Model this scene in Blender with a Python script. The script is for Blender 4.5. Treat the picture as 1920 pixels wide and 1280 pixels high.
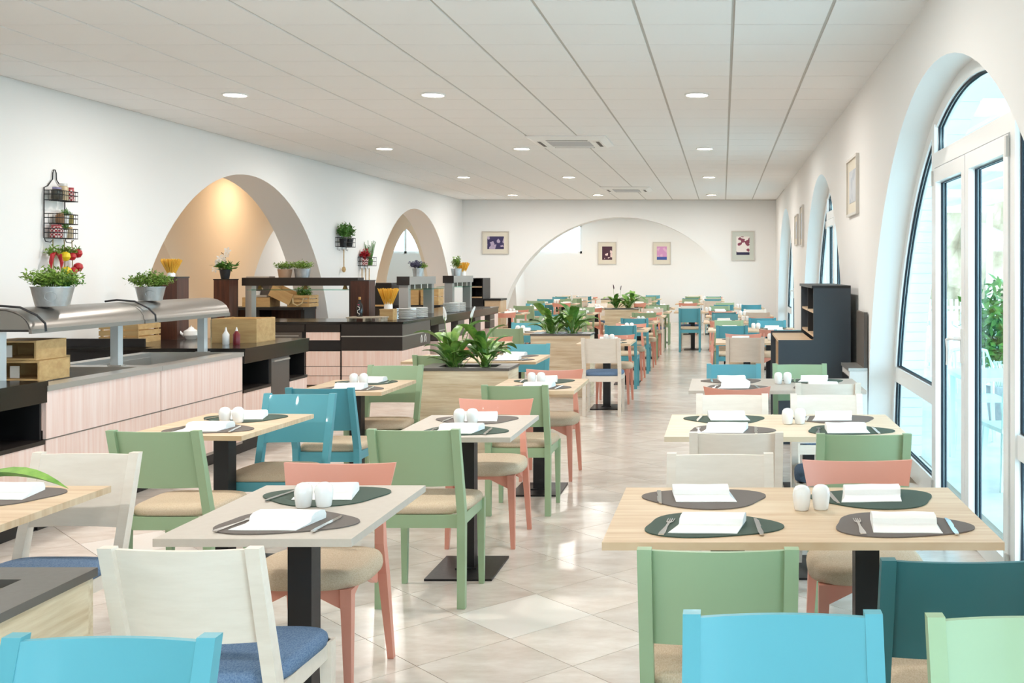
import bpy, bmesh, math, random
from mathutils import Vector, Matrix
random.seed(7)
PI = math.pi
scene = bpy.context.scene
for o in list(bpy.data.objects): bpy.data.objects.remove(o)
C = scene.collection

# ---------------------------------------------------------------- camera, sky, exposure
H, F, VX, VY = 1.56, 1964.0, 1355.0, 507.0          # eye height, focal px, vanishing point in the 1920x1280 frame
cam_d = bpy.data.cameras.new('camera'); cam = bpy.data.objects.new('camera', cam_d); C.objects.link(cam)
cam.location = (0, 0, H); cam.rotation_euler = (PI/2, 0, 0)
cam_d.sensor_width = 36; cam_d.lens = F/1920*36
cam_d.shift_x = -(VX-960)/1920; cam_d.shift_y = -(640-VY)/1920
cam_d.clip_start = 0.05; cam_d.clip_end = 200
scene.camera = cam
world = bpy.data.worlds.new('world'); scene.world = world; world.use_nodes = True
bg = world.node_tree.nodes['Background']; bg.inputs[0].default_value = (0.71, 0.87, 1.0, 1); bg.inputs[1].default_value = 3.6
vs = scene.view_settings
vs.view_transform = 'Standard'; vs.look = 'None'; vs.gamma = 1; vs.use_curve_mapping = False; vs.exposure = 1.34
LAMP_W = 11.5                                        # watts of each ceiling downlight
LAMP_COL = (1.0, 0.96, 0.915)

# ---------------------------------------------------------------- helpers
def lin(h):
    h = h.lstrip('#'); r = []
    for i in (0, 2, 4):
        c = int(h[i:i+2], 16)/255
        r.append(c/12.92 if c <= .04045 else ((c+.055)/1.055)**2.4)
    return (*r, 1)
MATS = {}
def base_mat(name):
    m = bpy.data.materials.new(name); m.use_nodes = True; MATS[name] = m
    nt = m.node_tree; return m, nt, nt.nodes['Principled BSDF']
def mat(name, col, rough=.5, metal=0., spec=.5, coat=0., emit=0., bump=0., bscale=60.):
    if name in MATS: return MATS[name]
    m, nt, b = base_mat(name)
    b.inputs['Base Color'].default_value = lin(col); b.inputs['Roughness'].default_value = rough
    b.inputs['Metallic'].default_value = metal; b.inputs['Specular IOR Level'].default_value = spec
    b.inputs['Coat Weight'].default_value = coat
    if emit: b.inputs['Emission Color'].default_value = lin(col); b.inputs['Emission Strength'].default_value = emit
    tc = nt.nodes.new('ShaderNodeTexCoord'); nz = nt.nodes.new('ShaderNodeTexNoise')
    nz.inputs['Scale'].default_value = bscale; nz.inputs['Detail'].default_value = 3
    nt.links.new(tc.outputs['Object'], nz.inputs['Vector'])
    if bump:
        bp = nt.nodes.new('ShaderNodeBump'); bp.inputs['Strength'].default_value = bump; bp.inputs['Distance'].default_value = .002
        nt.links.new(nz.outputs['Fac'], bp.inputs['Height']); nt.links.new(bp.outputs['Normal'], b.inputs['Normal'])
    else:
        mr = nt.nodes.new('ShaderNodeMapRange'); mr.inputs[3].default_value = max(0, rough-.04); mr.inputs[4].default_value = min(1, rough+.04)
        nt.links.new(nz.outputs['Fac'], mr.inputs[0]); nt.links.new(mr.outputs[0], b.inputs['Roughness'])
    return m
def grain(name, c1, c2, scale=(2, 40, 40), rough=.5, detail=5, lo=.35, hi=.65, spec=.4, rnd=True, bump=.0):
    if name in MATS: return MATS[name]
    m, nt, b = base_mat(name)
    tc = nt.nodes.new('ShaderNodeTexCoord'); mp = nt.nodes.new('ShaderNodeMapping'); mp.inputs['Scale'].default_value = scale
    nt.links.new(tc.outputs['Object'], mp.inputs['Vector'])
    if rnd:
        oi = nt.nodes.new('ShaderNodeObjectInfo'); mu = nt.nodes.new('ShaderNodeMath'); mu.operation = 'MULTIPLY'; mu.inputs[1].default_value = 83
        nt.links.new(oi.outputs['Random'], mu.inputs[0]); nt.links.new(mu.outputs[0], mp.inputs['Location'])
    nz = nt.nodes.new('ShaderNodeTexNoise'); nz.inputs['Scale'].default_value = 1; nz.inputs['Detail'].default_value = detail; nz.inputs['Roughness'].default_value = .62
    nt.links.new(mp.outputs[0], nz.inputs['Vector'])
    cr = nt.nodes.new('ShaderNodeValToRGB'); cr.color_ramp.elements[0].position = lo; cr.color_ramp.elements[1].position = hi
    cr.color_ramp.elements[0].color = lin(c1); cr.color_ramp.elements[1].color = lin(c2)
    nt.links.new(nz.outputs['Fac'], cr.inputs[0]); nt.links.new(cr.outputs[0], b.inputs['Base Color'])
    b.inputs['Roughness'].default_value = rough; b.inputs['Specular IOR Level'].default_value = spec
    if bump:
        bp = nt.nodes.new('ShaderNodeBump'); bp.inputs['Strength'].default_value = bump; bp.inputs['Distance'].default_value = .002
        nt.links.new(nz.outputs['Fac'], bp.inputs['Height']); nt.links.new(bp.outputs['Normal'], b.inputs['Normal'])
    return m
def glassy(name, tint='#ffffff', gloss=.07):
    if name in MATS: return MATS[name]
    m = bpy.data.materials.new(name); m.use_nodes = True; MATS[name] = m; nt = m.node_tree
    nt.nodes.remove(nt.nodes['Principled BSDF'])
    t = nt.nodes.new('ShaderNodeBsdfTransparent'); t.inputs[0].default_value = lin(tint)
    g = nt.nodes.new('ShaderNodeBsdfGlossy'); g.inputs['Roughness'].default_value = .02
    mx = nt.nodes.new('ShaderNodeMixShader'); mx.inputs[0].default_value = gloss
    nt.links.new(t.outputs[0], mx.inputs[1]); nt.links.new(g.outputs[0], mx.inputs[2])
    nt.links.new(mx.outputs[0], nt.nodes['Material Output'].inputs[0])
    return m

WALL = mat('wall_paint', '#f6f4f1', .75, spec=.2, bump=.12, bscale=30)
WARMWALL = mat('cream_wall_paint', '#efe0cb', .8, spec=.2, bump=.12, bscale=30)
WHITE = mat('white_plastic', '#f4f4f2', .35)
PVC = mat('white_pvc', '#f3f1ee', .3)
GASKET = mat('black_gasket', '#1f2d38', .6)
BLACK = mat('black_metal', '#202022', .42, spec=.4)
BLACKTOP = mat('black_stone', '#23211f', .16, spec=.5)
DARKPANEL = mat('dark_panel', '#2b2522', .35)
GREYPANEL = mat('grey_panel', '#5b544f', .4)
STEEL = mat('brushed_steel', '#c9c6c1', .34, metal=.75)
HOODS = mat('dull_steel', '#98938d', .33, metal=.8)
POSTA = mat('satin_aluminium', '#d2d9dc', .35, metal=.35)
BRIDGEG = mat('grey_powder_coat', '#a09c97', .45)
GALV = grain('galvanised_zinc', '#9aa3a8', '#d5dadd', (9, 9, 4), rough=.35, lo=.3, hi=.7); GALV.node_tree.nodes['Principled BSDF'].inputs['Metallic'].default_value = .85
OAK = grain('pale_oak', '#cfae8a', '#e2caab', (1.6, 30, 3), rough=.45)
PALEOAK = grain('light_oak', '#dcc5a6', '#ead8be', (1.6, 30, 3), rough=.45)
GREYTOP = grain('grey_laminate', '#c2b6a9', '#c6bbae', (30, 30, 30), rough=.45)
PLANTOAK = grain('planter_oak', '#cdb491', '#e9d9bd', (2.2, 30, 30), rough=.5)
PLANTEND = grain('planter_oak_end', '#cdb491', '#e9d9bd', (30, 2.2, 30), rough=.5)
CRATE = grain('crate_wood', '#bd9865', '#cfad78', (3, 16, 22), rough=.6)
WALNUT = grain('walnut', '#3f241b', '#5d372a', (26, 26, 2), rough=.4)
PINKWOOD = grain('pink_washed_panel', '#eecdc0', '#f7e1d8', (40, 40, 1.1), rough=.5)
LEAF = grain('leaf_green', '#578833', '#93b858', (14, 14, 14), rough=.38, spec=.5)
LEAFD = grain('dark_leaf_green', '#3f702c', '#6c9b45', (14, 14, 14), rough=.4)
HERB = grain('herb_green', '#567a2c', '#8fae4c', (40, 40, 40), rough=.5)
STEMM = mat('stem_green', '#7f9c58', .5)
CERAM = mat('white_ceramic', '#f7f5f2', .16, coat=.3)
NAPKIN = mat('white_paper_napkin', '#f8f6f2', .85, spec=.1, bump=.2, bscale=200)
MATGREEN = mat('green_leatherette', '#435449', .68, spec=.25, bump=.25, bscale=300)
MATGREY = mat('grey_leatherette', '#6f6660', .68, spec=.25, bump=.25, bscale=300)
CUTLERY = mat('polished_steel', '#d8d8d8', .14, metal=1)
PANE = glassy('clear_pane', '#eaf7fa')
SHELFGLASS = glassy('shelf_glass', '#d4ebe4')
SOIL = mat('soil', '#2d241d', .9, bump=.6, bscale=80)
BEIGE = grain('beige_fabric', '#c4ad91', '#d8c6ae', (300, 120, 300), rough=.9, spec=.1, bump=.3)
DENIM = grain('blue_fabric', '#5a7292', '#7d93ae', (300, 120, 300), rough=.9, spec=.1, bump=.3)
PAINT = {'green': mat('sage_green_paint', '#9bb38d', .4, coat=.1), 'blue': mat('turquoise_paint', '#569fac', .4, coat=.1),
         'salmon': mat('salmon_paint', '#e29a85', .4, coat=.1), 'teal': mat('dark_teal_paint', '#2b676b', .4, coat=.1),
         'white': grain('whitewashed_wood', '#e7dacb', '#eee2d4', (5, 30, 30), rough=.5)}

def bmnew(): return bmesh.new()
def bbox(bm, x0, x1, y0, y1, z0, z1, M=None):
    co = [(x0,y0,z0),(x1,y0,z0),(x1,y1,z0),(x0,y1,z0),(x0,y0,z1),(x1,y0,z1),(x1,y1,z1),(x0,y1,z1)]
    v = [bm.verts.new(M @ Vector(c) if M else c) for c in co]
    for f in ((0,3,2,1),(4,5,6,7),(0,1,5,4),(1,2,6,5),(2,3,7,6),(3,0,4,7)): bm.faces.new([v[i] for i in f])
    return v
def btaper(bm, c0, s0, c1, s1):
    """box between two square sections: centre (x,y,z), half sizes (hx,hy)"""
    v = []
    for c, s in ((c0, s0), (c1, s1)):
        for a, b in ((-1,-1),(1,-1),(1,1),(-1,1)): v.append(bm.verts.new((c[0]+a*s[0], c[1]+b*s[1], c[2])))
    for f in ((0,3,2,1),(4,5,6,7),(0,1,5,4),(1,2,6,5),(2,3,7,6),(3,0,4,7)): bm.faces.new([v[i] for i in f])
def bprism(bm, pts, axis, a, b):
    """extrude a 2D polygon: axis 'x': pts=(y,z); 'y': pts=(x,z); 'z': pts=(x,y)"""
    def mk(p, t): return {'x': (t, p[0], p[1]), 'y': (p[0], t, p[1]), 'z': (p[0], p[1], t)}[axis]
    A = [bm.verts.new(mk(p, a)) for p in pts]; B = [bm.verts.new(mk(p, b)) for p in pts]
    n = len(pts); bm.faces.new(A); bm.faces.new(B[::-1])
    for i in range(n): bm.faces.new((A[i], B[i], B[(i+1) % n], A[(i+1) % n]))
def btube(bm, path, r, seg=6, closed=False):
    P = [Vector(p) for p in path]; n = len(P); rings = []
    for i, p in enumerate(P):
        a = P[(i-1) % n] if (i > 0 or closed) else P[i]; b = P[(i+1) % n] if (i < n-1 or closed) else P[i]
        t = (b-a).normalized() if (b-a).length > 1e-9 else Vector((0,0,1))
        up = Vector((0,0,1)) if abs(t.z) < .9 else Vector((1,0,0))
        u = t.cross(up).normalized(); w = t.cross(u)
        rr = r[i] if isinstance(r, (list, tuple)) else r
        rings.append([bm.verts.new(p + (u*math.cos(2*PI*k/seg) + w*math.sin(2*PI*k/seg))*rr) for k in range(seg)])
    for i in range(n if closed else n-1):
        A, B = rings[i], rings[(i+1) % n]
        for k in range(seg): bm.faces.new((A[k], A[(k+1) % seg], B[(k+1) % seg], B[k]))
    if not closed: bm.faces.new(rings[0][::-1]); bm.faces.new(rings[-1])
def blathe(bm, prof, seg=20, c=(0,0,0), sx=1., sy=1.):
    rings = []
    for r, z in prof:
        if r < 1e-6: rings.append([bm.verts.new((c[0], c[1], c[2]+z))])
        else: rings.append([bm.verts.new((c[0]+r*sx*math.cos(2*PI*k/seg), c[1]+r*sy*math.sin(2*PI*k/seg), c[2]+z)) for k in range(seg)])
    for A, B in zip(rings, rings[1:]):
        for k in range(seg):
            a, b = A[k % len(A)], A[(k+1) % len(A)]; c2, d = B[(k+1) % len(B)], B[k % len(B)]
            vs_ = []
            for q in (a, b, c2, d):
                if q not in vs_: vs_.append(q)
            if len(vs_) > 2: bm.faces.new(vs_)
def mesh(bm, name, bevel=0., seg=1, smooth=False, angle=.6):
    if bevel:
        ed = [e for e in bm.edges if len(e.link_faces) == 2 and e.calc_face_angle(0) > angle]
        bmesh.ops.bevel(bm, geom=ed, offset=bevel, segments=seg, affect='EDGES', profile=.5)
    bmesh.ops.recalc_face_normals(bm, faces=bm.faces)
    if smooth:
        for f in bm.faces: f.smooth = True
        for e in bm.edges:
            if len(e.link_faces) == 2 and e.calc_face_angle(0) > angle: e.smooth = False
    me = bpy.data.meshes.new(name); bm.to_mesh(me); bm.free(); return me
def put(name, me, m, parent=None, loc=(0,0,0), rot=(0,0,0), label=None):
    if isinstance(me, bmesh.types.BMesh): me = mesh(me, name)
    o = bpy.data.objects.new(name, me); C.objects.link(o)
    if not me.materials: me.materials.append(m)
    else: o.material_slots[0].link = 'OBJECT'; o.material_slots[0].material = m
    o.location = loc; o.rotation_euler = rot
    if parent: o.parent = parent
    if label: o['label'] = label
    return o
def obj(name, bm, m, parent=None, bevel=0., seg=1, smooth=False, loc=(0,0,0), rot=(0,0,0), label=None):
    return put(name, mesh(bm, name, bevel, seg, smooth), m, parent, loc, rot, label)
def tag(o, label, cat, group=None):
    o['label'] = label; o['category'] = cat
    if group: o['group'] = group
    return o
def thing(name, label, cat, loc=(0,0,0), rz=0., group=None):
    o = bpy.data.objects.new(name, None); C.objects.link(o); o.empty_display_size = .1
    o.location = loc; o.rotation_euler = (0, 0, rz); return tag(o, label, cat, group)
def struct(o): o['kind'] = 'structure'; return o
def stuff(o): o['kind'] = 'stuff'; return o
def boxo(name, b, m, parent=None, bevel=0., **k):
    bm = bmnew(); bbox(bm, *b); return obj(name, bm, m, parent, bevel, **k)

# ---------------------------------------------------------------- the shell of the building
XL, XR, HC, TH = -5.96, 1.22, 3.17, .45             # left wall, right wall, ceiling height, wall thickness
X2 = -8.08                                           # second arcade wall behind the left one
YB, YE, YR = 23.95, 31.5, -3.95                       # back wall, end wall of the room behind, wall behind the viewer
RA = 2.76
RW0, RW1 = -3.2, -1.8                               # unseen glazing added behind the viewer as fill light
BAYS = [-1.1, 6.05, 13.2, 20.4, 27.6]
def arch_wall(name, axis, p0, p1, u0, u1, cs, r, m, top=HC, parent=None):
    us = {u0, u1}
    for c in cs:
        for k in range(49): us.add(round(c - r*math.cos(PI*k/48), 5))
    us = sorted(u for u in us if u0 <= u <= u1)
    def zb(u):
        for c in cs:
            if abs(u-c) < r: return math.sqrt(max(0, r*r-(u-c)**2))
        return 0.
    def inside(a, b): return any(abs(a-c) <= r+1e-4 and abs(b-c) <= r+1e-4 for c in cs)
    def P(p, u, z): return (p, u, z) if axis == 'y' else (u, p, z)
    bm = bmnew(); rev = []
    for a, b in zip(us, us[1:]):
        for p in (p0, p1):
            bm.faces.new([bm.verts.new(P(p, *q)) for q in ((a, zb(a)), (b, zb(b)), (b, top), (a, top))])
        if inside(a, b): rev.append((a, b))
    cache = {}
    def rv(p, u):
        if (p, u) not in cache: cache[(p, u)] = bm.verts.new(P(p, u, zb(u)))
        return cache[(p, u)]
    for a, b in rev:
        f = bm.faces.new((rv(p0, a), rv(p1, a), rv(p1, b), rv(p0, b))); f.smooth = True
    for u in (u0, u1):
        bm.faces.new([bm.verts.new(P(*q)) for q in ((p0, u, 0), (p1, u, 0), (p1, u, top), (p0, u, top))])
    me = bpy.data.meshes.new(name); bmesh.ops.recalc_face_normals(bm, faces=bm.faces); bm.to_mesh(me); bm.free()
    return struct(put(name, me, m, parent))
arch_wall('wall_left', 'y', XL-TH, XL, YR, YE, BAYS, RA, WALL)
arch_wall('wall_right', 'y', XR, XR+TH, YR, YE, BAYS, RA, WALL)
arch_wall('wall_arcade', 'y', X2-TH, X2, YR, YE, BAYS, RA, WARMWALL)
arch_wall('wall_back', 'x', YB, YB+TH, XL, XR, [-2.32], 2.78, WALL)
bm = bmnew(); bbox(bm, -11.6, RW0, YR-.3, YR, 0, HC); bbox(bm, RW0, RW1, YR-.3, YR, 2.5, HC); bbox(bm, RW1, XR+TH, YR-.3, YR, 0, HC)
struct(obj('wall_rear', bm, WALL))                   # wall behind the viewer, its opening added to let in fill daylight
struct(boxo('wall_outer', (-11.6, -11.2, YR, YE, 0, HC), WALL))
bm = bmnew()                                          # end wall with a ribbon window high up
WX0, WX1, WZ0, WZ1 = -11.0, -4.23, 2.07, 2.95
bbox(bm, -11.6, XR+TH, YE, YE+.35, 0, WZ0); bbox(bm, -11.6, XR+TH, YE, YE+.35, WZ1, HC)
bbox(bm, WX1, XR+TH, YE, YE+.35, WZ0, WZ1); bbox(bm, -11.6, WX0, YE, YE+.35, WZ0, WZ1)
struct(obj('wall_end', bm, WALL))

# floor: tiles laid at 45 degrees, the largest in view as parts of their own
def tile_mat():
    m, nt, b = base_mat('beige_stone_tile')
    tc = nt.nodes.new('ShaderNodeTexCoord'); oi = nt.nodes.new('ShaderNodeObjectInfo')
    mp = nt.nodes.new('ShaderNodeMapping'); mp.inputs['Scale'].default_value = (2.2, 5, 3); mp.inputs['Rotation'].default_value = (0, 0, .5)
    mu = nt.nodes.new('ShaderNodeMath'); mu.operation = 'MULTIPLY'; mu.inputs[1].default_value = 57
    nt.links.new(oi.outputs['Random'], mu.inputs[0]); nt.links.new(mu.outputs[0], mp.inputs['Location'])
    nt.links.new(tc.outputs['Object'], mp.inputs['Vector'])
    nz = nt.nodes.new('ShaderNodeTexNoise'); nz.inputs['Scale'].default_value = 1.6; nz.inputs['Detail'].default_value = 7; nz.inputs['Roughness'].default_value = .65
    nt.links.new(mp.outputs[0], nz.inputs['Vector'])
    cr = nt.nodes.new('ShaderNodeValToRGB'); e = cr.color_ramp.elements
    e[0].position = .3; e[0].color = lin('#d0c2b5'); e[1].position = .68; e[1].color = lin('#eae2d9')
    nt.links.new(nz.outputs['Fac'], cr.inputs[0])
    hs = nt.nodes.new('ShaderNodeHueSaturation'); mr = nt.nodes.new('ShaderNodeMapRange'); mr.inputs[3].default_value = .93; mr.inputs[4].default_value = 1.05
    nt.links.new(oi.outputs['Random'], mr.inputs[0]); nt.links.new(mr.outputs[0], hs.inputs['Value']); nt.links.new(cr.outputs[0], hs.inputs['Color'])
    nt.links.new(hs.outputs[0], b.inputs['Base Color']); b.inputs['Roughness'].default_value = .2; b.inputs['Specular IOR Level'].default_value = .5
    return m
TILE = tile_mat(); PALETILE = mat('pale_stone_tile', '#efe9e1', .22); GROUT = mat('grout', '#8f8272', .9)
CEILT = mat('ceiling_tile_white', '#f8f7f5', .85, spec=.1, bump=.3, bscale=220); GRID = mat('ceiling_grid', '#c6c1ba', .6)
floor = struct(boxo('floor', (-11.6, XR+TH, YR-.3, YE+.35, -.12, -.004), GROUT))
TD = .308
def tile_bm(bm, cx, cy, h=TD-.0022, z0=-.004, z1=0.):
    bprism(bm, [(cx, cy-h), (cx+h, cy), (cx, cy+h), (cx-h, cy)], 'z', z0, z1)
tiles = []
for i in range(-40, 60):
    for j in range(-40, 60):
        cx = -.9 + TD*(i-j); cy = 4.748 + TD*(i+j)
        if -11 < cx < XR+.3 and YR < cy < YE: tiles.append((cx, cy))
def inview(cx, cy):
    if cy < 3.4: return False
    px = VX+cx*F/cy; py = VY+H*F/cy
    return -80 < px < 2000 and py < 1420 and cx > -4.1 and cx < XR
vis = sorted([t for t in tiles if inview(*t)], key=lambda t: t[1])[:299]
bm = bmnew(); tile_bm(bm, 0, 0); tme = mesh(bm, 'floor_tile')
for cx, cy in vis:
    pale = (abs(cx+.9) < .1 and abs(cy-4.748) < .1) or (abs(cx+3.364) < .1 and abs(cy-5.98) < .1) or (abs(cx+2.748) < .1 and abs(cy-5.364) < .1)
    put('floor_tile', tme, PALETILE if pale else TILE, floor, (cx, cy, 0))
sv = set(vis); bm = bmnew()
for t in tiles:
    if t not in sv: tile_bm(bm, *t)
stuff(obj('floor_tiles_beyond', bm, TILE, floor))

# ceiling: 600 mm tiles in a metal grid
ceil = struct(boxo('ceiling', (-11.6, XR+TH, YR-.3, YE+.35, HC, HC+.2), GRID))
bm = bmnew(); bbox(bm, -.289, .289, -.2945, .2945, -.008, 0); cme = mesh(bm, 'ceiling_tile')
cells = []
for i in range(-10, 9):
    for j in range(-18, 42):
        x = -2.634+.6*i; y = 6.825+.3+.6*j
        if x-.3 > XL-.05 and x < XR and YR+.2 < y < YE-.2 and abs(y-(YB+TH/2)) > .5: cells.append((x, y))
def cvis(x, y):
    if y < 5.9: return False
    return -120 < VX+x*F/y < 1960
cv = sorted([c for c in cells if cvis(*c)], key=lambda c: c[1])[:299]; scv = set(cv)
for x, y in cv: put('ceiling_tile', cme, CEILT, ceil, (x, y, HC))
bm = bmnew()
for x, y in cells:
    if (x, y) not in scv: bbox(bm, x-.289, min(x+.289, XR-.01), y-.296, y+.296, HC-.008, HC)
bbox(bm, -11.2, XL-TH, YR, YE, HC-.008, HC)
stuff(obj('ceiling_tiles_beyond', bm, CEILT, ceil))

# arched glazing in the right wall: fixed side lights, a pair of doors, a lunette above
XF0, XF1 = 1.42, 1.49
def arc_pts(c, r, u0, u1, n=20):
    """arc of the semicircle of radius r between u0 and u1 (plan positions)"""
    return [(c+u, math.sqrt(max(0, r*r-u*u))) for u in [u0+(u1-u0)*k/n for k in range(n+1)]]
def inset(poly, d):
    cx = sum(p[0] for p in poly)/len(poly); cz = sum(p[1] for p in poly)/len(poly); r = []
    for p in poly:
        v = Vector((cx-p[0], cz-p[1])); L = v.length; v *= d/L; r.append((p[0]+v.x, p[1]+v.y))
    return r
def pane(poly, parent):
    bm = bmnew(); bprism(bm, poly, 'x', XF0+.03, XF0+.036); obj('pane', bm, PANE, parent)
    bm = bmnew()
    q = inset(poly, .006)
    for x in (XF0+.022, XF0+.044): btube(bm, [(x, a, b) for a, b in q], .0085, 4, True)
    obj('gasket', bm, GASKET, parent)
def arch_window(n, c):
    r, ri, pw = RA, RA-.085, .92
    bm = bmnew(); N = 48
    A = [(math.cos(PI*k/N), math.sin(PI*k/N)) for k in range(N+1)]
    for (a, b) in zip(A, A[1:]):
        q = [(c+r*a[0], r*a[1]), (c+r*b[0], r*b[1]), (c+ri*b[0], ri*b[1]), (c+ri*a[0], ri*a[1])]
        bprism(bm, q, 'x', XF0, XF1)
    for s in (-1, 1):
        lo, hi = sorted((c+s*pw, c+s*(pw+.085))); bbox(bm, XF0-.012, XF1, lo, hi, 0, math.sqrt(ri*ri-pw*pw)+.02)
        e = math.sqrt(ri*ri-.7**2); lo, hi = sorted((c+s*(pw+.085), c+s*e)); bbox(bm, XF0, XF1, lo, hi, .65, .77)
        lo, hi = sorted((c+s*(pw+.085), c+s*(ri-.01))); bbox(bm, XF0, XF1, lo, hi, 0, .15)
    bbox(bm, XF0-.012, XF1, c-pw, c+pw, 2.24, 2.34)
    w = struct(obj('window_%d' % n, bm, PVC))
    g = .0
    for s in (-1, 1):
        u0, u1 = s*(pw+.085), s*math.sqrt(ri*ri-.77**2)
        pane([(c+u0, .77)] + arc_pts(c, ri, u0, u1) , w)
        u2, u3 = s*math.sqrt(ri*ri-.65**2), s*math.sqrt(ri*ri-.15**2)
        pane([(c+u0, .15), (c+u0, .65)] + arc_pts(c, ri, u2, u3, 6), w)
    pane([(c-pw, 2.34)] + arc_pts(c, ri, -pw, pw, 16) + [(c+pw, 2.34)], w)
    for s in (-1, 1):
        bm = bmnew(); lo, hi = sorted((c+s*.008, c+s*(pw-.006))); x0, x1 = XF0-.022, XF0+.05
        st = .085
        bbox(bm, x0, x1, lo, lo+st, .02, 2.23); bbox(bm, x0, x1, hi-st, hi, .02, 2.23)
        bbox(bm, x0, x1, lo+st, hi-st, 2.14, 2.23); bbox(bm, x0, x1, lo+st, hi-st, .02, .13)
        leaf = obj('door_leaf', bm, PVC, w)
        pane([(lo+st, .13), (hi-st, .13), (hi-st, 2.14), (lo+st, 2.14)], leaf)
        bm = bmnew(); hy = c+s*(pw-.01)
        for z in (.12, 2.17): bbox(bm, x0-.012, x0+.004, hy-.014, hy+.014, z-.05, z+.05)
        obj('hinge', bm, STEEL if n == 2 else PVC, leaf)
    bm = bmnew(); hy = c+.05
    bbox(bm, XF0-.034, XF0-.022, hy-.018, hy+.018, 1.02, 1.22)
    btube(bm, [(XF0-.03, hy, 1.16), (XF0-.075, hy, 1.165), (XF0-.085, hy+.03, 1.165), (XF0-.085, hy+.13, 1.15), (XF0-.08, hy+.14, 1.0)], .012, 8)
    obj('door_handle', bm, PVC, w)
for n, c in enumerate(BAYS): arch_window(n+1, c)
# window added out of view, so camera-facing surfaces get daylight
bm = bmnew(); xs = [RW0+(RW1-RW0)*k/2 for k in range(3)]
for x in xs: bbox(bm, max(RW0, x-.04), min(RW1, x+.04), YR-.2, YR-.12, 0, 2.5)
for z in (.04, 2.46): bbox(bm, RW0, RW1, YR-.2, YR-.12, z-.04, z+.04)
fw = struct(obj('window_7', bm, PVC))
for a, b in zip(xs, xs[1:]):
    for z0, z1 in ((.08, 2.42),): boxo('pane', (a+.04, b-.04, YR-.163, YR-.157, z0, z1), PANE, fw)
# ribbon window in the end wall
bm = bmnew()
for a, b, z0, z1 in ((WX0, WX1, WZ0, WZ0+.07), (WX0, WX1, WZ1-.07, WZ1)): bbox(bm, a, b, YE+.08, YE+.15, z0, z1)
for x in (WX0, -9.6, -8.3, -7.0, -5.7, WX1-.07): bbox(bm, x, x+.07, YE+.08, YE+.15, WZ0, WZ1)
rw = struct(obj('window_6', bm, PVC))
xs = [WX0, -9.6, -8.3, -7.0, -5.7, WX1-.07]
for a, b in zip(xs, xs[1:]): boxo('pane', (a+.07, b, YE+.11, YE+.116, WZ0+.07, WZ1-.07), PANE, rw)

# ---------------------------------------------------------------- chairs
def sup(a, b, n, k, N):
    t = 2*PI*k/N; c, s = math.cos(t), math.sin(t)
    return (a*math.copysign(abs(c)**(2/n), c), b*math.copysign(abs(s)**(2/n), s))
def cushion(w, d, z0, z1, n=5, N=36, wf=1.06):
    """padded seat: superellipse outline, wider at the front (+y), domed top"""
    bm = bmnew(); hz = z1-z0; rings = []
    prof = [(.90, 0), (.985, .10), (1.0, .35), (.99, .62), (.95, .82), (.86, .93), (.6, .985), (.3, 1.0)]
    for s, t in prof:
        ring = []
        for k in range(N):
            x, y = sup(w/2*s, d/2*s, n, k, N); x *= 1+(wf-1)*(y/(d/2)); ring.append(bm.verts.new((x, y, z0+hz*t)))
        rings.append(ring)
    for A, B in zip(rings, rings[1:]):
        for k in range(N): bm.faces.new((A[k], A[(k+1) % N], B[(k+1) % N], B[k]))
    bm.faces.new(rings[0][::-1]); bm.faces.new(rings[-1])
    return mesh(bm, 'seat', smooth=True, angle=1.2)
def yback(z): return -.2-.115*max(0, (z-.45)/.395)
CH = {}
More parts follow.
